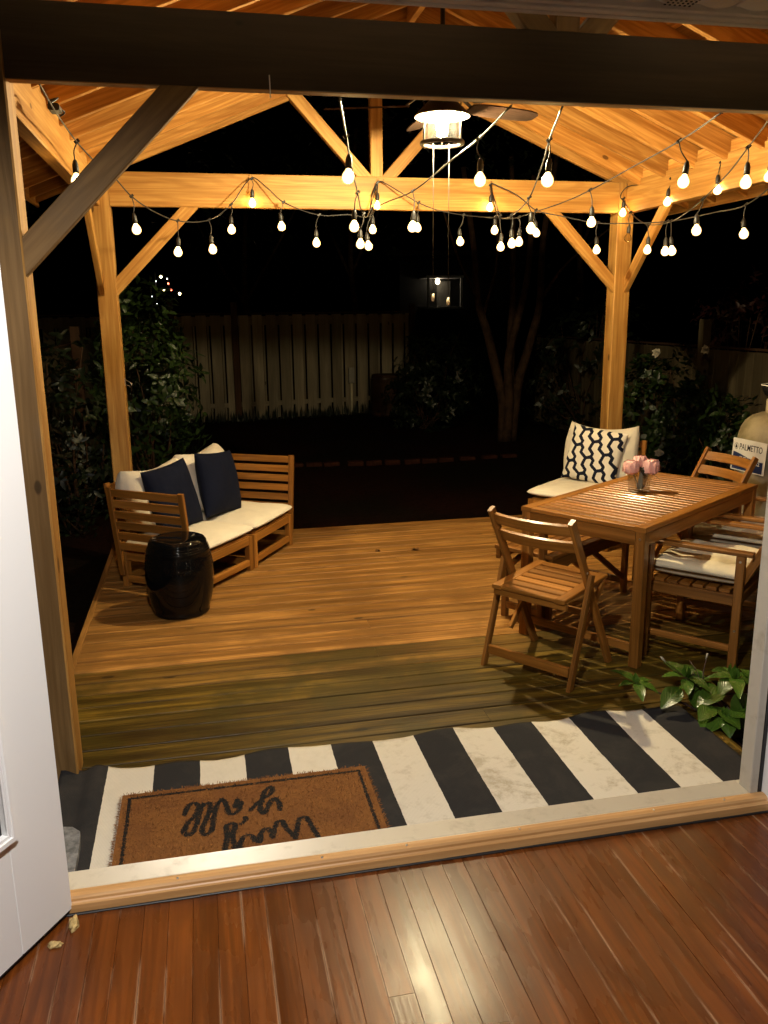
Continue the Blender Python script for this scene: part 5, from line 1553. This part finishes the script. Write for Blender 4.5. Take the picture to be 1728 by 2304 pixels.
# ------------------------------------------------------------------ trees
def tree(label, trunks, leaves=(), leafn=0, L_=.09, w=.03, mat=None, seed=1, r0=.085, r1=.03, root=None):
    rt = V(trunks[0][0]); r = empty('tree', rt); tag(r, label, 'tree', 'trees in the dark yard')
    rnd = random.Random(seed); b = MB()
    for t in trunks:
        p = spline(t, 5); n = len(p)
        for i in range(n): p[i] = p[i] + V((noise.noise(p[i] * 2 + V((seed, 0, 0))), noise.noise(p[i] * 2 + V((0, seed, 0))), 0)) * .018
        big = r0 if len(t) > 3 else r1
        b.tube(p, [big * (1 - .6 * i / (n - 1)) for i in range(n)], 12)
    keep(b.build('trunk', M['bark']), r)
    b = MB()
    for (c, rd) in leaves:
        c = V(c)
        for k in range(leafn):
            p = V((rnd.gauss(0, 1), rnd.gauss(0, 1), rnd.gauss(0, .8))); p = p.normalized() * rnd.uniform(.2, 1) ** .5
            q = c + p * rd * (1 + .4 * noise.noise(p * 2 + V((seed, 0, 0))))
            if noise.noise(q * 1.3) < -.15: continue
            a = rnd.uniform(0, 6.28)
            leaf_geom(b, q, (math.cos(a), math.sin(a), rnd.uniform(-.8, .4)), (0, 0, 1), L_ * rnd.uniform(.7, 1.3), w, .3, .2, 2, rnd.random())
    if leaves: keep(b.build('crown', mat or M['leaf_dark']), r)
tree('smooth many-stemmed tree standing in the bed beyond the deck', [
    [(4.96, 5.3, GZ), (4.92, 5.3, .48), (4.70, 5.3, 1.39), (4.52, 5.28, 1.9), (4.44, 5.25, 2.6), (4.25, 5.2, 3.7)],
    [(5.03, 5.32, GZ), (5.05, 5.33, .7), (5.06, 5.36, 1.5), (5.09, 5.4, 2.1), (5.04, 5.45, 3.9)],
    [(5.09, 5.29, GZ), (5.13, 5.28, .6), (5.28, 5.28, 1.15), (5.44, 5.25, 1.85), (5.46, 5.22, 2.76), (5.62, 5.2, 3.9)],
    [(5.0, 5.25, GZ), (5.0, 5.24, .5), (4.99, 5.2, 1.2), (5.2, 5.15, 2.2), (5.24, 5.1, 3.6)],
    [(4.50, 5.28, 1.95), (4.2, 5.2, 2.5), (3.9, 5.1, 3.2)], [(5.44, 5.25, 1.9), (5.8, 5.2, 2.4), (6.4, 5.1, 2.9)], [(4.60, 5.3, 1.7), (4.75, 5.2, 2.4), (4.72, 5.1, 3.2)]],
    [((4.3, 5.2, 4.2), 1.0), ((5.1, 5.4, 4.5), 1.1), ((5.9, 5.2, 4.2), 1.0)], 330, .08, .025, seed=4)
for k, (x, y, h, lab, sd) in enumerate(((1.6, 11.5, 4.6, 'small tree behind the back fence near its second dark post', 21), (4.1, 13.0, 6.0, 'dark tree beyond the middle of the back fence', 22), (9.2, 12.0, 7.0, 'tall dark tree beyond the right fence', 23), (-3.0, 12.0, 6.5, 'dark tree beyond the left fence', 24))):
    cr = [((x + .5 * math.sin(i * 2.1 + sd), y + .5 * math.cos(i * 1.7), h * (.62 + .13 * i)), .9 + .35 * ((i + sd) % 3)) for i in range(4)]
    tree(lab, [[(x, y, GZ), (x + .05, y, h * .25), (x - .06, y, h * .5), (x + .1, y, h * .95)], [(x, y, h * .45), (x + .7, y, h * .7), (x + 1.1, y, h * .85)], [(x, y, h * .4), (x - .6, y, h * .62), (x - 1.0, y, h * .8)]], cr, 260, .16, .06, seed=sd, r0=.10, r1=.04)

# ------------------------------------------------------------------ far neighbours: a lit porch and a string of garden lights
nb = tag(empty('neighbour_house', (13.8, 42, GZ)), 'distant neighbour house with one lit white porch seen over the back fence', 'house')
def npart(bb, name, mat): return keep(bb.build(name, mat), nb)
b = MB(); b.box((11.8, 41.2, GZ), (19, 47, 4.6), 0, .01); npart(b, 'wall', M['siding'])
b = MB(); b.bar((15.3, 40.2, 4.9), (15.3, 48, 4.9), 9, .25, ch=.01); npart(b, 'roof', M['roofing'])
b = MB(); b.box((12.9, 39.4, 3.52), (15.0, 39.55, 3.66), 0, .01); b.box((12.9, 39.4, 1.86), (15.0, 41.19, 1.98), 0, .01); b.box((12.9, 39.56, 3.53), (15.0, 41.19, 3.60), 0, .01); npart(b, 'porch', M['white'])
for x in (13.0, 14.9):
    b = MB(); b.box((x - .06, 39.42, 1.985), (x + .06, 39.54, 3.515), 0, .01, axis=2); npart(b, 'porch_post', M['white'])
b = MB(); b.box((13.95, 41.1, 1.99), (14.75, 41.195, 3.4), 0, .01, axis=2); npart(b, 'door', M['wall'])
b = MB(); b.lathe([(0, -.14), (.09, -.11), (.13, 0), (.10, .11), (0, .14)], (13.85, 40.6, 3.36), 20); npart(b, 'porch_lamp', emit('porch_lamp_glow', (1, .82, .55), 14))
GL = tag(empty('garden_light_string', (-.3, 16, GZ)), 'string of small coloured garden lights far off above the left end of the back fence', 'light string')
b = MB(); P9 = [(-.279,16,2.716),(-.132,16,2.651),(-.112,16,2.543),(-.23,16,2.402),(-.052,16,2.391),(.15,16,2.302),(-.407,16,2.587),(-.425,16,2.034),(-.531,16,2.22)]
b.tube([(-.425, 16.03, GZ), (-.425, 16.03, 2.8)], .02, 6); b.tube([(-.56, 16.03, GZ), (-.55, 16.03, 2.7)], .02, 6)
b.tube(spline([(-.55, 16.03, 2.6), P9[6], P9[0], P9[1], P9[2], P9[4], P9[5], (.3, 16, 2.25)], 4), .006, 5); b.tube([P9[3], P9[4]], .005, 5); b.tube([P9[7], P9[8], P9[3]], .005, 5)
keep(b.build('pole', M['black_cord']), GL)
cols = {0: ((1, .85, .35), 20, .030), 1: ((1, .95, .9), 8, .014), 2: ((1, .12, .06), 14, .022), 3: ((1, .85, .35), 20, .026), 4: ((1, .15, .08), 14, .022), 5: ((1, .85, .4), 20, .032), 6: ((.9, .95, 1), 8, .012), 7: ((.9, .95, 1), 8, .013), 8: ((.9, .95, 1), 7, .011)}
gm = {}
for i, p in enumerate(P9):
    col, s_, rr = cols[i]
    if col not in gm: gm[col] = emit('garden_bulb_glow', col, s_)
    b = MB(); b.lathe([(0, -rr * 1.2), (rr * .8, -rr * .6), (rr, 0), (rr * .6, rr * .8), (0, rr * 1.1)], (p[0], p[1] - .02, p[2] - rr), 10); keep(b.build('light_bulb', gm[col]), GL)

# ------------------------------------------------------------------ the room's own ceiling lamp, behind the doorway
ld = bpy.data.lights.new('room_downlight', 'SPOT'); ld.energy = 400; ld.spot_size = math.radians(169); ld.spot_blend = .35
ld.shadow_soft_size = .06; ld.color = (1, .955, .90)
lo = bpy.data.objects.new('room_downlight', ld); C.objects.link(lo); lo.location = (.5, -5.7, 2.78)
